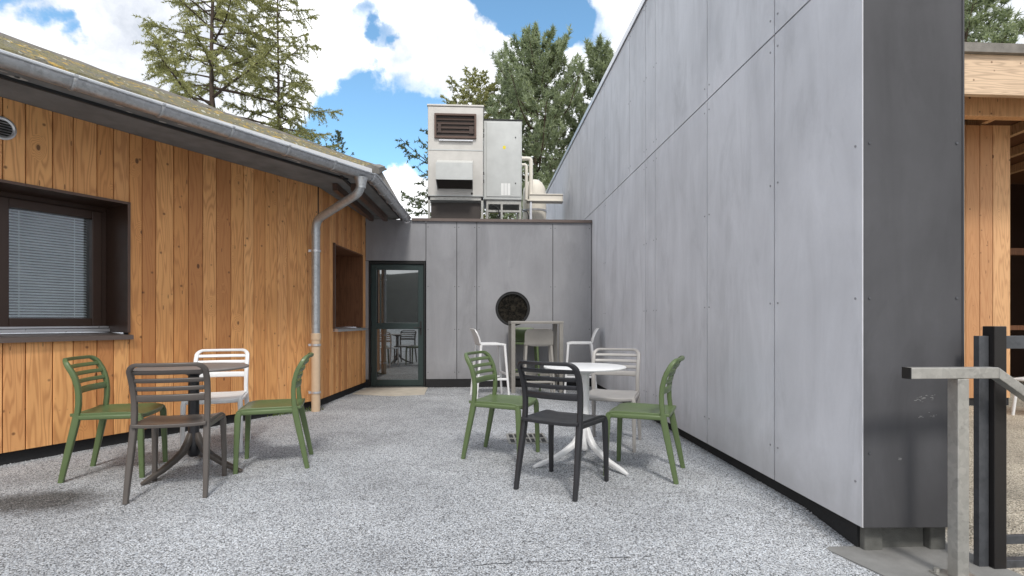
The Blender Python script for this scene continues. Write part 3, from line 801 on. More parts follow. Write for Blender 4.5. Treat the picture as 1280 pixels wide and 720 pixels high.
for x in (X0+.02, X1-.02):
    for y in (.04, .85): mb.box(x-.02, x+.02, y-.02, y+.02, 0, ZA-.001)
mb.box(X0, X1, .02, .06, ZA-.06, ZA-.002); mb.box(X0, X1, .83, .87, ZA-.06, ZA-.002); mb.box(X0, X1, .02, .05, .08, .12)
mb.box(X0+.04, X1-.04, .2, .8, .05, .40)
mb.build('stand', M['galv'], ac)
mb = MB(); mb.box(X0+.05, X1-.05, .1, .19, .16, ZA-.09); mb.build('underside_duct', M['hvacdark'], ac)
mb = MB()
for z in (1.15, 1.30, 2.02, 2.12): mb.box(X1+.001, X1+.02, .02, .07, z, z+.05)
build_each(mb, 'hinge', M['black'], ac)
mb = MB(); mb.tube([(.31, -.012, .925), (.31, 0, .925)], .02, 12); mb.build('knob', M['hvacdark'], ac)

a2 = thing('air_handling_unit', 'shorter flat grey metal cabinet with yellow sticker beside the taller ventilation cabinet', 'ventilation unit', (.44, 10.6, 2.58))
mb = MB(); mb.box(-.385, .385, 0, .9, .94, 2.535); mb.build('cabinet', M['hvac2'], a2, bevel=.012)
mb = MB(); mb.box(-.385, .40, -.015, .915, 2.537, 2.555); mb.build('lid', M['black'], a2)
mb = MB(); mb.box(-.33, .36, -.012, -.001, 1.0, 2.49); mb.build('access_door', M['hvac2'], a2, bevel=.004)
mb = MB(); mb.poly([(.0, 0), (.03, -.02), (.06, 0), (.03, .02)], 0, .001); mb = MB()
mb.add([(.03+.035*math.cos(k), -.0135, 1.99+.04*math.sin(k)) for k in [2*PI*i/6+.5 for i in range(6)]], [tuple(range(6))]); mb.build('sticker', M['yellow'], a2)
mb = MB()
for x in (-.035, .03, .095): mb.box(x, x+.055, -.0145, -.0125, 1.03, 1.27)
build_each(mb, 'label_plate', M['whitelabel'], a2)
mb = MB()
for z in (1.26, 2.18): mb.box(.245, .265, -.02, -.0125, z, z+.025)
build_each(mb, 'latch', M['black'], a2)
mb = MB()
for x in (-.31, -.02, .355):
    for y in (.05, .85): mb.box(x-.02, x+.02, y-.02, y+.02, 0, .938)
mb.box(-.325, .37, .034, .066, .86, .938); mb.box(-.325, .37, .034, .066, .70, .74); mb.box(-.325, .37, .834, .866, .86, .938); mb.box(-.325, -.295, .066, .834, .86, .9); mb.box(.34, .37, .066, .834, .86, .9); mb.build('stand', M['galv'], a2)
mb = MB(); mb.tube(arcpath([(-.2, .02, .82), (-.1, -.03, .78), (-.06, -.04, .6), (-.2, -.03, .5)], .05), .012, 8); mb.tube(arcpath([(.38, .02, .75), (.5, -.03, .7), (.52, -.04, .55), (.45, -.03, .4)], .05), .012, 8); build_each(mb, 'cable', M['black'], a2, smooth=60)

tk = thing('insulated_duct', 'rounded cream lagged duct standing right of the roof cabinets', 'duct', (1.18, 11.6, 2.58))
mb = MB(); mb.lathe([(0, 1.62), (.08, 1.61), (.17, 1.55), (.24, 1.42), (.26, 1.25), (.26, 0)], (0, 0, 0), 36); mb.build('duct_body', M['cream'], tk, smooth=60)
mb = MB(); mb.lathe([(.261, .9), (.268, .9), (.268, .94), (.261, .94)], (0, 0, 0), 36); mb.build('band', M['alu'], tk, smooth=40)
pp = thing('pipework', 'cream pipes looping out of the roof cabinet into a level tray against the grey wall', 'pipes', (1.0, 11.0, 3.5))
mb = MB(); mb.tube(arcpath([(-.2, 0, .98), (.045, 0, .98), (.045, 0, .21)], .06), .042, 14); mb.tube(arcpath([(-.2, -.06, .83), (-.055, -.06, .83), (-.055, -.06, .1)], .05), .032, 14); build_each(mb, 'pipe', M['cream'], pp, smooth=60)
mb = MB(); mb.box(.0, .70, -.10, .10, .10, .20); mb.box(.0, .70, -.12, .12, .201, .225); mb.box(-.04, .70, -.12, .12, .07, .099); mb.build('tray', M['cream'], pp, bevel=.006)
mb = MB(); mb.box(.02, .06, -.08, .08, -.92, .069); mb.box(.701, .715, -.13, .13, .06, .24); build_each(mb, 'bracket', M['alu'], pp)

# ------------------------------------------------------------------ timber pavilion on the right
pv = thing('timber_pavilion', 'open sunlit timber shelter with pale planks and thick roof beam beyond the grey wall', 'building')
FP = Frame((4.9, 6.44), (6.80, 6.40), 1); FP.n = Vector((0, -1))
planks(FP, 0, FP.L, .10, 3.60, None, 'plank_wall', M['larch_pav'], pv, .17, .20)
mb = MB(); mb.fbox(FP, 0, FP.L-.004, -.14, -.021, -.02, 3.6); mb.build('wall_core', M['joint'], pv)
mb = MB(); mb.box(4.6, 11, 5.45, 5.52, 3.56, 4.0); mb.build('fascia_beam', M['beam'], pv, bevel=.006)
mb = MB(); mb.box(4.55, 11.1, 5.40, 9.9, 4.0, 4.10); mb.build('roof', M['roofdark'], pv)
mb = MB(); mb.box(4.6, 11, 5.85, 5.97, 3.49, 3.72); mb.build('beam', M['larch_pav'], pv, bevel=.006)
mb = MB(); 
for x in (4.8, 5.6, 6.35, 7.1, 7.9, 8.7): mb.hexa([(x, 5.98, 3.62), (x+.08, 5.98, 3.62), (x+.58, 9.5, 3.62), (x+.5, 9.5, 3.62), (x, 5.98, 3.75), (x+.08, 5.98, 3.75), (x+.58, 9.5, 3.75), (x+.5, 9.5, 3.75)])
build_each(mb, 'rafter', M['larch_pav'], pv)
mb = MB(); mb.box(4.6, 11, 5.53, 9.8, 3.76, 3.78); mb.build('ceiling', M['nichewood'], pv)
mb = MB(); mb.box(4.6, 11, 9.7, 9.8, 0, 3.75); mb.box(10.9, 11, 5.6, 9.69, 0, 3.75); build_each(mb, 'back_wall', M['brownwood'], pv)
mb = MB(); mb.box(7.0, 10.8, 7.6, 7.68, .95, 1.02); mb.box(7.0, 10.8, 7.6, 7.68, 2.1, 2.2); mb.box(7.0, 7.1, 7.6, 7.68, 0, 3.6); build_each(mb, 'inner_rail', M['nichewood'], pv)

# white garden chair with a looped back, glimpsed under the pavilion
gc = thing('garden_chair', 'pale garden chair with looped curved back seen past the dark post at the right edge', 'chair', (6.42, 5.62, 0), math.radians(200))
mb = MB()
def loop(w, h, z0, y=0):
    return [(-.02-.10*(t), w*math.sin(PI*(t-.5)) if False else 0, 0) for t in (0,)]
def ob(pts, r=.014): mb.tube(arcpath(pts, .12, 6), r, 8)
ob([(-.20, -.24, .40), (-.28, -.24, .86), (-.28, .24, .86), (-.20, .24, .40)], .018)
ob([(-.21, -.11, .42), (-.275, -.13, .80), (-.275, .13, .80), (-.21, .11, .42)], .016)
mb.build('backrest', M['white'], gc, smooth=60)
mb = MB(); mb.poly([(.22, -.23), (.22, .23), (-.22, .25), (-.22, -.25)], .40, .43); mb.build('seat', M['white'], gc, bevel=.01)
for sx, sy in ((.2, .2), (.2, -.2), (-.2, .22), (-.2, -.22)):
    mb = MB(); mb.tube([(sx*.95, sy*.95, .40), (sx*1.1, sy*1.1, 0)], .017, 8); mb.build('leg', M['white'], gc, smooth=60)

# ------------------------------------------------------------------ railings at the right
hr = thing('handrail', 'galvanised square tube handrail with black end cap on a square post', 'handrail', (2.088, 2.20, -.05))
Z = .888; t = .024
mb = MB(); mb.box(-.23, .172, -t, t, Z, Z+.048)
mb.hexa([(.1725, -t, Z), (.70, -t, Z-.36), (.70, t, Z-.36), (.1725, t, Z), (.1725, -t, Z+.048), (.70, -t, Z-.312), (.70, t, Z-.312), (.1725, t, Z+.048)])
mb.build('rail', M['galv'], hr, bevel=.003)
mb = MB(); mb.box(-.2345, -.2302, -t, t, Z-.001, Z+.049); mb.build('end_cap', M['black'], hr)
mb = MB(); mb.box(-.018, .034, -t, .030, .012, Z-.001); mb.build('post', M['galv'], hr, bevel=.003)
mb = MB(); mb.box(-.06, .10, -.07, .08, .002, .011); 
for x in (-.04, .08):
    for y in (-.05, .06): mb.lathe([(0, .028), (.011, .028), (.011, .012), (.016, .012)], (x, y, 0), 8)
mb.build('base_plate', M['galv'], hr)
gd = thing('guardrail', 'dark steel guardrail with upright post and level rails behind the galvanised handrail', 'guardrail', (2.38, 2.315, -.05))
mb = MB(); mb.box(-.030, .030, -.030, .030, -.55, 1.115); mb.build('post', M['darksteel'], gd, bevel=.003)
mb = MB(); mb.box(-.078, -.0305, -.004, .026, .0, 1.07); mb.box(.0345, 1.9, .0, .02, 1.01, 1.07); mb.box(.0345, 1.9, .0, .02, .10, .14)
mb.box(.0345, 1.9, -.01, .03, -.02, .03)
mb.build('rail_frame', M['rustgalv'], gd, bevel=.002)
mb = MB(); mb.box(1.84, 1.90, -.03, .03, -.55, 1.1); mb.build('post', M['darksteel'], gd, bevel=.003)

# ------------------------------------------------------------------ chairs
def backx(z):   # profile of the rear leg / back upright, side view
    P = [(0, -.247), (.20, -.207), (.40, -.166), (.46, -.156), (.55, -.147), (.65, -.153), (.74, -.182), (.79, -.212), (.83, -.247)]
    for (a, x), (b, y) in zip(P, P[1:]):
        if z <= b:
            t = (z-a)/(b-a); return x+(y-x)*t
    return P[-1][1]
def bx_s(z, e=.04): return (backx(max(0, z-e))+backx(z)*2+backx(min(.83, z+e)))/4
def hw(z): return .227-.012*smooth(.0, .5, z)+.006*smooth(.5, .8, z)
BOW = .030
def chair(name, label, mat, loc, rz, group):
    t = thing(name, label, 'chair', (*loc, 0), math.radians(rz), group)
    # seat pan
    mb = MB(); n = 14; top = []; 
    for j in range(n+1):
        for i in range(n+1):
            a, b = 2*i/n-1, 2*j/n-1
            x = .012+.212*a+ (.014*(1-b*b) if a > .99 else .010*(1-b*b)*max(0, a)); y = (.213-.010*(1-a)/2)*b
            z = .452+.010*(abs(b)**3)-.010*(1-b*b)*(1-(a-.1)**2)-(.016*max(0, (a-.55)/.45)**2)
            top.append((x, y, z))
    N = n+1; V = top+[(x, y, z-.022) for x, y, z in top]; Fc = []
    for j in range(n):
        for i in range(n):
            q = (j*N+i, j*N+i+1, (j+1)*N+i+1, (j+1)*N+i); Fc.append(q); Fc.append(tuple(N*N+k for k in reversed(q)))
    edge = [i for i in range(N)]+[j*N+n for j in range(1, N)]+[n*N+i for i in range(n-1, -1, -1)]+[j*N for j in range(n-1, 0, -1)]
    for a, b in zip(edge, edge[1:]+edge[:1]): Fc.append((a, a+N*N, b+N*N, b))
    mb.add(V, Fc)
    # apron under the rim
    pr = rrect(.010, .016, .006, 2)
    mb.sweep([(.205, -.19, .425), (.225, -.1, .424), (.229, 0, .424), (.225, .1, .424), (.205, .19, .425)], pr, (0, 0, 1))
    for sy in (-1, 1): mb.sweep([(.20, sy*.207, .427), (-.15, sy*.207, .432)], pr, (0, 0, 1))
    mb.build('seat', mat, t, smooth=45, bevel=.004)
    # four legs
    for sy in (1, -1):
        mb = MB(); path = [(.232, sy*.2135, .0), (.226, sy*.2115, .2), (.219, sy*.2075, .40), (.209, sy*.2045, .434)]
        mb.sweep(path, rrect(.0165, .019, .008, 3), (1, 0, 0), scale=[.78, .93, 1.08, 1.0]); mb.build('leg', mat, t, smooth=50)
    for sy in (1, -1):
        mb = MB(); path = [(bx_s(z) if z else -.247, sy*(hw(z)-.016), z) for z in (0, .1, .2, .3, .40, .455)]
        mb.sweep(path, rrect(.0165, .020, .008, 3), (1, 0, 0), scale=[.78, .88, .98, 1.05, 1.1, 1.08]); mb.build('leg', mat, t, smooth=50)
    # backrest: rounded frame, three slats and a wide lower rail
    mb = MB(); pr = rrect(.0165, .0165, .008, 3)
    path = []; R = .052; ZT = .824
    for z in (.4555, .52, .58, .64, .70, .735): path.append((bx_s(z), hw(z)-.016, z))
    for i in range(1, 8):
        a = PI/2*i/7; z = ZT-R+R*math.sin(a); y = hw(.76)-.016-R+R*math.cos(a)
        s_ = y/.2; path.append((bx_s(min(.83, z))-BOW*(1-min(1, s_*s_))*smooth(.70, .82, z), y, z))
    for y in (.12, .06, 0): path.append((bx_s(ZT)-BOW*(1-(y/.2)**2), y, ZT))
    path = path+[(x, -y, z) for x, y, z in reversed(path[:-1])]
    nP = len(path); mb.sweep(path, pr, (1, 0, 0), scale=[1-.30*smooth(5, 13, min(i, nP-1-i)) for i in range(nP)])
    def slat(zc, h, th=.0075):
        P = []; yw = hw(zc)-.018
        for i in range(15):
            b = 2*i/14-1; P.append((bx_s(zc)-BOW*(1-b*b)*.9, yw*b, zc))
        dz = .02; sl = (bx_s(min(.83, zc+dz))-bx_s(zc-dz))/(2*dz)
        nrm = Vector((1, 0, -sl)).normalized()
        mb.sweep(P, rrect(h/2, th, min(h/2, th)*.8, 2), nrm)
    for zc in (.7745, .723, .6715): slat(zc, .029)
    slat(.612, .046, .009)
    mb.build('backrest', mat, t, smooth=50)
    return t
GA, GB = 'chairs around the dark table', 'chairs around the white table'
c0 = chair('chair', 'olive green slatted chair between the dark table and the drainpipe, back turned to the pipe', M['green'], (-1.571, 4.137), 193.6, GA)
dup(c0, (-2.621, 3.98, 0), math.radians(11.5), 'olive green slatted chair under the left window, its seat tucked towards the dark table', GA)
dup(c0, (.173, 4.275, 0), math.radians(-25.2), 'olive green slatted chair left of the white table, standing over the drain grate', GB)
dup(c0, (1.18, 3.757, 0), math.radians(152.9), 'olive green slatted chair right of the white table, its back to the grey wall', GB)
chair('chair', 'anthracite slatted chair in front of the white table with its back to the viewer', M['anth'], (.544, 3.486), 53.7, GB)
chair('chair', 'dark taupe slatted chair in front of the dark table, nearest chair on the left', M['taupe'], (-1.958, 3.557), 102.9, GA)
chair('chair', 'pale dove grey slatted chair behind the white table beside the grey wall', M['dove'], (1.165, 4.613), 247.2, GB)
chair('chair', 'white slatted chair behind the dark table, against the larch boards', M['white'], (-2.262, 4.688), 285.4, GA)

# ------------------------------------------------------------------ tables
def ped_table(name, label, loc, R, h, topm, basem, angs, fr, colm=None):
    t = thing(name, label, 'table', (*loc, 0))
    mb = MB(); mb.lathe([(0, h), (R-.012, h), (R-.003, h-.003), (R, h-.009), (R-.004, h-.017), (R-.03, h-.022), (0, h-.022)], seg=64); mb.build('tabletop', topm, t, smooth=40)
    mb = MB(); mb.lathe([(0, h-.0225), (.12, h-.0225), (.13, h-.03), (.046, h-.06), (.036, h-.07), (.036, .22), (.042, .19), (.042, .12), (.03, .10), (0, .10)], seg=28); mb.build('column', colm or basem, t, smooth=40)
    for a in angs:
        a = math.radians(a); c_, s_ = math.cos(a), math.sin(a); mb = MB()
        P = [(.028, .27), (.052, .205), (.09, .150), (.16, .105), (.25, .062), (fr-.05, .026), (fr, .010)]
        mb.sweep([(r*c_, r*s_, z) for r, z in P], rrect(.022, .020, .009, 3), (0, 0, 1), scale=[.8, 1.05, 1.05, .98, .88, .72, .45]); mb.build('leg', basem, t, smooth=50)
    return t
ped_table('round_table', 'round white pedestal table with three splayed legs in the middle of the yard', (.795, 4.015), .315, .745, M['white'], M['white'], (198, 303, 78), .43)
ped_table('round_table', 'round dark taupe pedestal table standing by the larch boards on the left', (-2.10, 4.0), .365, .757, M['tablegrey'], M['taupe'], (250, 345, 110), .40, M['anth'])

bt = thing('bar_table', 'tall grey square bar table in front of the round window', 'bar table', (.845, 8.22, 0), math.radians(1.5))
W2, D2 = .40, .30
mb = MB(); mb.box(-W2, W2, -D2, D2, 1.045, 1.085); mb.build('tabletop', M['tortora'], bt, bevel=.005)
for sx in (-1, 1):
    for sy in (-1, 1):
        mb = MB(); x, y = sx*(W2-.035), sy*(D2-.035); mb.box(x-.03, x+.03, y-.03, y+.03, 0, 1.044); mb.build('leg', M['tortora'], bt, bevel=.004)
mb = MB()
for sx in (-1, 1): mb.box(sx*(W2-.035)-.016, sx*(W2-.035)+.016, -D2+.066, D2-.066, .20, .25)
mb.box(-W2+.066, W2-.066, D2-.05, D2-.02, .20, .25); build_each(mb, 'stretcher', M['tortora'], bt, bevel=.003)

def stool(name, label, mat, loc, rz):
    t = thing(name, label, 'bar stool', (*loc, 0), math.radians(rz), 'bar stools around the tall table')
    mb = MB(); n = 10; N = n+1; top = []
    for j in range(N):
        for i in range(N):
            a, b = 2*i/n-1, 2*j/n-1
            top.append((.01+.185*a+(.012*(1-b*b) if a > .9 else 0), (.195-.008*(1-a))*b, .765+.008*abs(b)**3-.008*(1-b*b)*(1-a*a)-(.014*max(0, (a-.5)/.5)**2)))
    V = top+[(x, y, z-.03) for x, y, z in top]; Fc = []
    for j in range(n):
        for i in range(n):
            q = (j*N+i, j*N+i+1, (j+1)*N+i+1, (j+1)*N+i); Fc += [q, tuple(N*N+k for k in reversed(q))]
    edge = list(range(N))+[j*N+n for j in range(1, N)]+[n*N+i for i in range(n-1, -1, -1)]+[j*N for j in range(n-1, 0, -1)]
    for a, b in zip(edge, edge[1:]+edge[:1]): Fc.append((a, a+N*N, b+N*N, b))
    mb.add(V, Fc); mb.build('seat', mat, t, smooth=45, bevel=.004)
    # solid low backrest shell
    mb = MB(); V = []; m1, m2 = 13, 9
    for side in (0, 1):
        for j in range(m2+1):
            h = j/m2; z = .760+.218*h
            for i in range(m1):
                b = 2*i/(m1-1)-1
                w = .197-.030*max(0, (h-.72)/.28)**2
                x = -.170-.020*h-.055*h*h-.030*(1-b*b)*h
                zz = z-.012*(abs(b)**4)*h
                V.append((x-(.016 if side else 0), w*b, zz))
    S = m1*(m2+1); Fc = []
    for j in range(m2):
        for i in range(m1-1):
            q = (j*m1+i, j*m1+i+1, (j+1)*m1+i+1, (j+1)*m1+i); Fc += [q[::-1], tuple(S+k for k in q)]
    ring = [j*m1 for j in range(m2+1)]+[m2*m1+i for i in range(1, m1)]+[j*m1+m1-1 for j in range(m2-1, -1, -1)]+[i for i in range(m1-2, 0, -1)]
    for a, b in zip(ring, ring[1:]+ring[:1]): Fc.append((a, b, S+b, S+a))
    mb.add(V, Fc); mb.build('backrest', mat, t, smooth=50, bevel=.004)
    feet = {}
    for sx in (1, -1):
        for sy in (1, -1):
            P = (sx*.235-.005, sy*.215, 0); Q = (sx*.172+.005, sy*.175, .745)
            feet[sx, sy] = (Vector(P), Vector(Q))
            mb = MB(); mb.sweep([P, Q], rrect(.016, .016, .007, 3), (1, 0, 0), scale=[.85, 1.1]); mb.build('leg', mat, t, smooth=50)
    mb = MB(); f = lambda k, z: feet[k][0].lerp(feet[k][1], z/.745)
    for a, b, z in (((1, 1), (1, -1), .33), ((-1, 1), (-1, -1), .24), ((1, 1), (-1, 1), .26), ((1, -1), (-1, -1), .26)): mb.sweep([f(a, z), f(b, z)], rrect(.013, .016, .006, 2), (0, 0, 1))
    mb.build('footrest', mat, t, smooth=50)
    return t
s0 = stool('bar_stool', 'white bar stool on the left of the tall table, facing right', M['white'], (.13, 7.66), 12)
dup(s0, (1.50, 7.93, 0), math.radians(171), 'white bar stool on the right of the tall table, next to the grey wall')
stool('bar_stool', 'grey beige bar stool in front of the tall table, its solid back to the viewer', M['tortora'], (.815, 7.50), 88)
stool('bar_stool', 'green bar stool behind the tall table, below the round window', M['green'], (.70, 8.37), 270)

# loose stones swept against the foot of the walls
mb = MB(); r2 = random.Random(5)
def pebble(x, y, z, r):
    P = [(x+dx*r*r2.uniform(.6, 1.2), y+dy*r*r2.uniform(.6, 1.2), z+dz*r*r2.uniform(.5, .9)) for dx, dy, dz in ((1, 0, 0), (-1, 0, 0), (0, 1, 0), (0, -1, 0), (0, 0, 1), (0, 0, -1))]
    mb.add(P, [(0, 2, 4), (2, 1, 4), (1, 3, 4), (3, 0, 4), (2, 0, 5), (1, 2, 5), (3, 1, 5), (0, 3, 5)])
for i in range(2600):
    q = r2.random(); e = abs(r2.gauss(0, .05)); r = r2.uniform(.003, .0085)
    if q < .4: a = Vector(FA.at(r2.uniform(2.2, LA-.05), -.03+e, 0)[:2])
    elif q < .5: a = Vector(FB.at(r2.uniform(.05, 1.2), -.03+e, 0)[:2])
    elif q < .85: a = Vector((U+.04-e, r2.uniform(VN+.05, 8.6)))
    else: a = Vector((r2.uniform(-.85, 1.8), V0-e))
    pebble(a.x, a.y, gz(a.x, a.y)+r*.3, r)
for i in range(700):
    x, y = r2.uniform(-3.2, 1.8), r2.uniform(2.0, 8.4); r = r2.uniform(.002, .005); pebble(x, y, gz(x, y)+r*.3, r)
setp(mb.build('loose_gravel', M['pebble']), 'loose grey stone chips scattered over the paving and along the wall bases', 'gravel', kind='stuff')

# weeds at the foot of the boards
mb = MB()
for i in range(260):
    a = random.random(); p = Vector((-2.45, 6.18)).lerp(Vector((-2.02, 6.62)), a); x, y = p.x+random.gauss(.02, .04), p.y+random.gauss(-.01, .03)
    h = random.uniform(.015, .06); an = random.uniform(0, 6.3); w = .006
    dx, dy = math.cos(an), math.sin(an)
    mb.add([(x-dy*w, y+dx*w, 0), (x+dy*w, y-dx*w, 0), (x+dx*h*.7, y+dy*h*.7, h)], [(0, 1, 2)])
setp(mb.build('weeds', M['weed']), 'small green weeds growing along the foot of the larch wall', 'weeds', kind='stuff')

# ------------------------------------------------------------------ trees
def tri_mesh(name, V, mat, parent):
    V = np.asarray(V, dtype=np.float32).reshape(-1, 3); n = len(V)//3
    me = bpy.data.meshes.new(name); me.vertices.add(n*3); me.vertices.foreach_set('co', V.ravel())
    me.loops.add(n*3); me.loops.foreach_set('vertex_index', np.arange(n*3, dtype=np.int32))
    me.polygons.add(n); me.polygons.foreach_set('loop_start', np.arange(0, n*3, 3, dtype=np.int32)); me.polygons.foreach_set('loop_total', np.full(n, 3, dtype=np.int32))
    me.update(calc_edges=True); me.validate(); me.materials.append(mat)
    o = bpy.data.objects.new(name, me); C.objects.link(o); o.parent = parent; return o
def unit(a): return a/np.maximum(1e-9, np.linalg.norm(a, axis=-1, keepdims=True))
def spikes(base, direc, L, w):
    """thin triangles from base along direc"""
    r = unit(rng.normal(size=base.shape)); s = unit(np.cross(direc, r))*w[:, None]
    return np.stack([base-s, base+s, base+direc*L[:, None]], 1)
def conifer(name, label, loc, H, rad, leaf, bark, group, z0=2.5, nb=95, droop=.25, twig=.75, nd=.10, sp=.05, tr=.14, lean=(0, 0), tuft=3, dens=1.0, up=.15, nw=.20):
    t = thing(name, label, 'tree', loc, random.uniform(0, 6), group)
    P = [(lean[0]*(z/H)**2+.04*math.sin(z*.8), lean[1]*(z/H)**2+.04*math.cos(z*.6), z) for z in np.linspace(-.3, H, 16)]
    mb = MB(); mb.tube(P, tr, 9, scale=[max(.06, 1-i/15.5) for i in range(16)])
    tris = []
    for i in range(nb):
        f = (i+rng.random())/nb; z = z0+(H-z0-.15)*f**.9
        L = rad(z)*rng.uniform(.6, 1.12)
        if L < .12: L = .12
        az = i*2.39996+rng.normal()*.35
        d = np.array([math.cos(az), math.sin(az), 0.]); pitch = up+.5*f+rng.normal()*.08
        bx, by = lean[0]*(z/H)**2, lean[1]*(z/H)**2
        ts = np.linspace(0, 1, 8); bend = rng.normal()*.14
        side = np.array([-d[1], d[0], 0])
        pts = np.array([[bx, by, z]])+np.outer(ts*L, d)+np.outer(ts**2*L*bend, side)
        pts[:, 2] += ts*L*pitch-droop*L*ts**1.5*(1.2-f)+.16*L*ts**4
        mb.tube([tuple(p) for p in pts[[0, 2, 4, 6, 7]]], max(.010, .018*L**.8), 5, scale=[1, .8, .55, .35, .18])
        # twigs
        nt = int(max(5, L/.13)*dens); tt = np.sqrt(rng.uniform(.02, 1, nt))
        for u_ in tt:
            k = min(6, int(u_*7)); q = u_*7-k; b0 = pts[k]*(1-q)+pts[k+1]*q; tang = unit(pts[k+1]-pts[k])
            sd = rng.choice([-1, 1]); td = unit(tang*rng.uniform(.4, 1.1)+side*sd*rng.uniform(.5, 1.2)+np.array([0, 0, rng.normal()*.35-droop*.8]))
            tl = twig*rng.uniform(.35, 1)*(1.05-.45*u_)*min(1, L/1.6+.25)
            n = max(3, int(tl/sp)); s_ = (np.arange(n)+rng.random(n))/n
            base = b0+np.outer(s_*tl, td); base[:, 2] -= droop*.9*tl*s_**2
            for _ in range(tuft):
                dd = unit(td*rng.uniform(.3, .9)+rng.normal(size=(n, 3))*.75)
                tris.append(spikes(base, dd, nd*rng.uniform(.6, 1.2, n), np.full(n, nd*nw)))
            if tl > .22: tris.append(spikes(b0[None]-td*.02, td[None]+np.array([[0, 0, -droop*.5*tl]]), np.array([tl*.95]), np.array([.008])))
    mb.build('trunk', bark, t, smooth=60); tri_mesh('crown', np.concatenate(tris), leaf, t)
    return t
def pine(name, label, loc, H, rad, leaf, bark, group, z0=3., nb=110, tr=.2, leaders=1, tl=.26, ntuft=5.5):
    t = thing(name, label, 'tree', loc, random.uniform(0, 6), group)
    mb = MB(); mb.tube([(.05*math.sin(z), .05*math.cos(z*.7), z) for z in np.linspace(-.3, H-.2, 12)], tr, 10, scale=[max(.08, 1-i/11.6) for i in range(12)])
    tris = []
    def brush(c, d, s=1.0):
        n = 26; sph = rng.normal(size=(n, 3)); dd = unit(unit(sph)*.9+d*.75)
        base = c-d*tl*.45*s+np.outer(rng.uniform(0, .75, n)*tl*s, d)
        tris.append(spikes(base, dd, tl*s*rng.uniform(.45, .85, n), np.full(n, tl*.075)))
    for i in range(nb):
        f = (i+rng.random())/nb; z = z0+(H-z0-.3)*f**.85; L = max(.25, rad(z)*rng.uniform(.55, 1.1)); az = i*2.39996+rng.normal()*.4
        d = np.array([math.cos(az), math.sin(az), 0]); side = np.array([-d[1], d[0], 0]); ts = np.linspace(0, 1, 7)
        rise = rng.uniform(.15, .45)+.55*f
        pts = np.array([[0, 0, z]])+np.outer(ts*L, d)+np.outer(ts**2*L*rng.normal()*.15, side); pts[:, 2] += rise*L*ts**2.0-.10*L*np.sin(ts*PI)
        mb.tube([tuple(p) for p in pts[[0, 2, 4, 6]]], .022*L**.7+.006, 5, scale=[1, .75, .5, .25])
        n = int(ntuft*(1+L*2.1))
        for u_ in np.clip(rng.beta(2.3, 1.15, n), .08, .999):
            k = min(5, int(u_*6)); q = u_*6-k; b0 = pts[k]*(1-q)+pts[k+1]*q; tang = unit(pts[k+1]-pts[k])
            o = side*rng.normal()*.20*L*(.35+.65*u_*(1.3-u_)*1.6)+np.array([0, 0, rng.uniform(-.05, .30)*(.5+L*.22)])
            c = b0+o
            dv = unit(tang*.5+side*rng.normal()*.4+np.array([0, 0, .95])+rng.normal(size=3)*.18)
            tris.append(spikes(b0[None], unit((c-b0)[None]), np.array([np.linalg.norm(c-b0)]), np.array([.007])))
            brush(c, dv, rng.uniform(.75, 1.2))
        brush(pts[-1], unit(pts[-1]-pts[-2]+np.array([0, 0, .25])), 1.25)
    for k in range(10): brush(np.array([0, 0, H-.2*k]), np.array([0, 0, 1.]), 1.0)
    mb.build('trunk', bark, t, smooth=60); tri_mesh('crown', np.concatenate(tris), leaf, t); return t

GT = 'conifers standing beyond the buildings'
conifer('larch_tree', 'tall open larch rising behind the mossy roof with long drooping side branches', (-9.15, 18.6, 0), 19.0,
        lambda z: (2.6 if rng.random() < .84 else 4.1)*min(1.05, max(.02, (19.6-z)/10.2)), M['larchleaf'], M['bark'], GT, z0=5.5, nb=135, droop=.34, twig=.80, nd=.105, sp=.030, tr=.13, dens=1.75, nw=.14)
conifer('larch_tree', 'slimmer yellowish larch just right of the tall open larch', (-7.55, 20.2, 0), 17.6,
        lambda z: 1.9*min(1.1, max(.02, (18.2-z)/9.0)), M['larchyel'], M['bark'], GT, z0=5.5, nb=115, droop=.34, twig=.7, nd=.105, sp=.030, tr=.10, dens=1.75, nw=.14)
conifer('spruce_tree', 'tiny dark treetop peeping over the end of the mossy roof', (-8.05, 30.4, 0), 11.9,
        lambda z: .72*min(1, max(.02, (11.9-z)/1.6)), M['spruce'], M['bark'], GT, z0=7, nb=70, droop=.05, twig=.3, nd=.13, sp=.05, tr=.1, up=.35)
conifer('spruce_tree', 'loose spruce half hidden behind the ventilation cabinet on its left side', (-1.15, 18.3, 0), 7.5,
        lambda z: 1.75*min(1, max(.02, (8.2-z)/2.4)), M['spruce'], M['bark'], GT, z0=2.4, nb=50, droop=.30, twig=.6, nd=.12, sp=.05, tr=.1)
pine('pine_tree', 'broad dense pine behind the roof cabinets, the tallest in the middle', (2.75, 25.9, 0), 15.0,
     lambda z: 3.5*min(1, max(.05, ((15.3-z)/6.5)**.62)), M['pineleaf'], M['pinebark'], GT, z0=5, nb=105, tr=.24, tl=.34, ntuft=6.2)
pine('pine_tree', 'slender pine top showing just over the sloping edge of the grey wall', (5.75, 25.2, 0), 14.6,
     lambda z: 1.75*min(1, max(.05, ((14.8-z)/4.8)**.7)), M['pineleaf'], M['pinebark'], GT, z0=6, nb=70, tr=.16, tl=.34, ntuft=6)
conifer('larch_tree', 'pale wispy larch at the left shoulder of the broad pine', (-.15, 27.4, 0), 13.9,
        lambda z: 2.3*min(1, max(.04, (14.2-z)/3.6)), M['larchleaf'], M['bark'], GT, z0=6, nb=110, droop=.12, twig=.6, nd=.13, sp=.042, tr=.11, nw=.2, dens=1.8, up=.35)
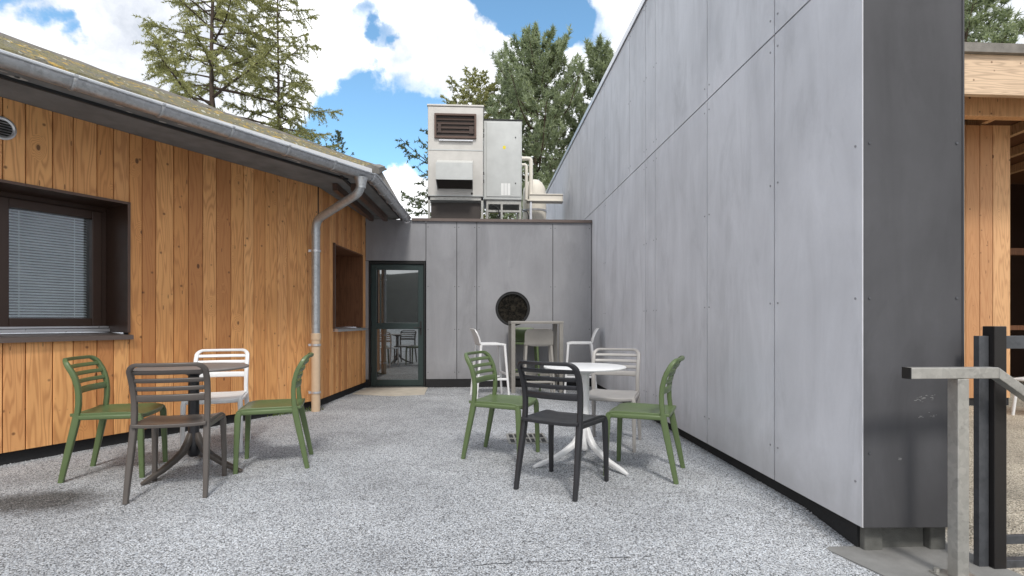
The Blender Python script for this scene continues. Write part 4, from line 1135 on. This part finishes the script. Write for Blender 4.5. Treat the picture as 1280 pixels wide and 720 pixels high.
pine('pine_tree', 'pine standing behind the timber pavilion at the right edge', (19.9, 20.6, 0), 17.5,
     lambda z: 2.5*min(1, max(.05, ((17.8-z)/6)**.7)), M['pineleaf'], M['pinebark'], GT, z0=6.5, nb=90, tr=.22, tl=.34)
pine('pine_tree', 'smaller pine to the right of the pine behind the pavilion', (22.6, 19.6, 0), 13.2,
     lambda z: 1.7*min(1, max(.05, ((13.4-z)/4)**.7)), M['pineleaf'], M['pinebark'], GT, z0=5.5, nb=60, tr=.16, tl=.32)

# ------------------------------------------------------------------ sky, sun, camera
PHI = math.atan(.059)
def dirpx(x, y):   # sky direction seen at a place in the photograph
    X, Y, Zz = (x-640)/660, 1., (401-y)/660; c_, s_ = math.cos(PHI), math.sin(PHI)
    return Vector((X*c_+Y*s_, -X*s_+Y*c_, Zz)).normalized()
SUN_EL, SUN_AZ = math.radians(50), math.radians(174)   # azimuth clockwise from +Y
w = bpy.data.worlds.new('World'); scene.world = w; w.use_nodes = True
K = NT.__new__(NT); K.t = w.node_tree; K.b = K.t.nodes['Background']; K.out = K.t.nodes['World Output']
sky = K.n('ShaderNodeTexSky'); sky.sky_type = 'NISHITA'; sky.sun_disc = False; sky.sun_elevation = SUN_EL; sky.sun_rotation = SUN_AZ
sky.air_density = 1.0; sky.dust_density = .3; sky.ozone_density = 1.5; sky.altitude = 1200
gen = K.n('ShaderNodeTexCoord').outputs['Generated']
nz = K.n('ShaderNodeTexNoise', Vector=gen, Scale=5.5, Detail=7, Roughness=.6)
sub = K.n('ShaderNodeVectorMath', operation='SUBTRACT'); K.set(sub, 0, nz.outputs['Color']); K.set(sub, 1, (.5, .5, .5))
scl = K.n('ShaderNodeVectorMath', operation='SCALE'); K.set(scl, 0, sub.outputs[0]); K.set(scl, 'Scale', .20)
add = K.n('ShaderNodeVectorMath', operation='ADD'); K.set(add, 0, gen); K.set(add, 1, scl.outputs[0])
nrm = K.n('ShaderNodeVectorMath', operation='NORMALIZE'); K.set(nrm, 0, add.outputs[0])
tot = None
def blob(x, y, r, amp):
    global tot
    d = K.n('ShaderNodeVectorMath', operation='DOT_PRODUCT'); K.set(d, 0, nrm.outputs[0]); K.set(d, 1, dirpx(x, y))
    a = r/660
    m = K.n('ShaderNodeMapRange', Value=d.outputs['Value'], interpolation_type='SMOOTHSTEP', **{'From Min': math.cos(a*1.25), 'From Max': math.cos(a*.35), 'To Min': 0, 'To Max': amp}).outputs[0]
    tot = m if tot is None else K.math('ADD', tot, m)
HOLES = [(400, 165, 60, .9), (450, 185, 55, .95), (520, 130, 42, .9), (515, 175, 45, .9), (437, 95, 24, .75), (462, 108, 20, .5), (385, 68, 12, .5),
         (440, 15, 22, .5), (468, 45, 20, .6), (492, 66, 16, .45), (28, 12, 24, .75), (55, 38, 18, .7), (85, 55, 14, .6), (120, 64, 12, .5), (150, 72, 16, .6),
         (632, 2, 36, .8), (672, 22, 34, .75), (705, 42, 30, .6), (735, 52, 34, .5), (555, 62, 14, .4), (640, -70, 70, .6), (200, 40, 150, -.55), (100, 15, 50, -.45), (10, 60, 30, -.5), (90, 110, 60, -.3), (330, 60, 90, -.5), (570, 90, 75, -.5), (780, 20, 60, -.3), (560, 20, 50, -.3), (500, 240, 40, -.5), (1000, -400, 300, .7), (100, -500, 250, .5), (-600, -200, 250, .6)]
for h in HOLES: blob(h[0], h[1], h[2], h[3]*1.1)
n2 = K.n('ShaderNodeTexNoise', Vector=gen, Scale=9, Detail=8, Roughness=.62).outputs[0]
cov = K.math('SUBTRACT', K.math('ADD', .78, K.math('MULTIPLY', K.math('SUBTRACT', n2, .5), 1.15)), tot)
mask = K.n('ShaderNodeMapRange', Value=cov, interpolation_type='SMOOTHSTEP', **{'From Min': .0, 'From Max': .70}).outputs[0]
n3 = K.n('ShaderNodeTexNoise', Vector=add.outputs[0], Scale=4.2, Detail=6, Roughness=.6).outputs[0]
shade = K.n('ShaderNodeMapRange', Value=n3, **{'From Min': .3, 'From Max': .62, 'To Min': 0, 'To Max': 1}).outputs[0]
SK = .10
cloud = K.mix(shade, (.74/SK, .79/SK, .88/SK), (1.60/SK, 1.61/SK, 1.64/SK))
blue = K.mix(1.0, sky.outputs[0], (2.2, 2.75, 2.6), 'MULTIPLY')
K.set(K.b, 'Color', K.mix(mask, blue, cloud)); K.set(K.b, 'Strength', SK)

sl = bpy.data.lights.new('sun', 'SUN'); sl.energy = 2.2; sl.angle = math.radians(10); sl.color = (1, .96, .90)
so = bpy.data.objects.new('sun', sl); C.objects.link(so)
d = Vector((math.sin(SUN_AZ)*math.cos(SUN_EL), math.cos(SUN_AZ)*math.cos(SUN_EL), math.sin(SUN_EL)))
so.rotation_euler = d.to_track_quat('Z', 'Y').to_euler(); so.location = (0, -5, 20)

cam = bpy.data.cameras.new('camera'); co = bpy.data.objects.new('camera', cam); C.objects.link(co)
co.location = (0, 0, 1.09); co.rotation_euler = (PI/2, 0, -PHI)
cam.sensor_width = 36; cam.lens = 36*660/1280; cam.shift_y = 41/1280; cam.clip_start = .05; cam.clip_end = 3000
scene.camera = co
scene.view_settings.view_transform = 'Standard'; scene.view_settings.look = 'None'; scene.view_settings.exposure = 0
scene.render.resolution_x = 1024; scene.render.resolution_y = 576
scene.cycles.use_denoising = True
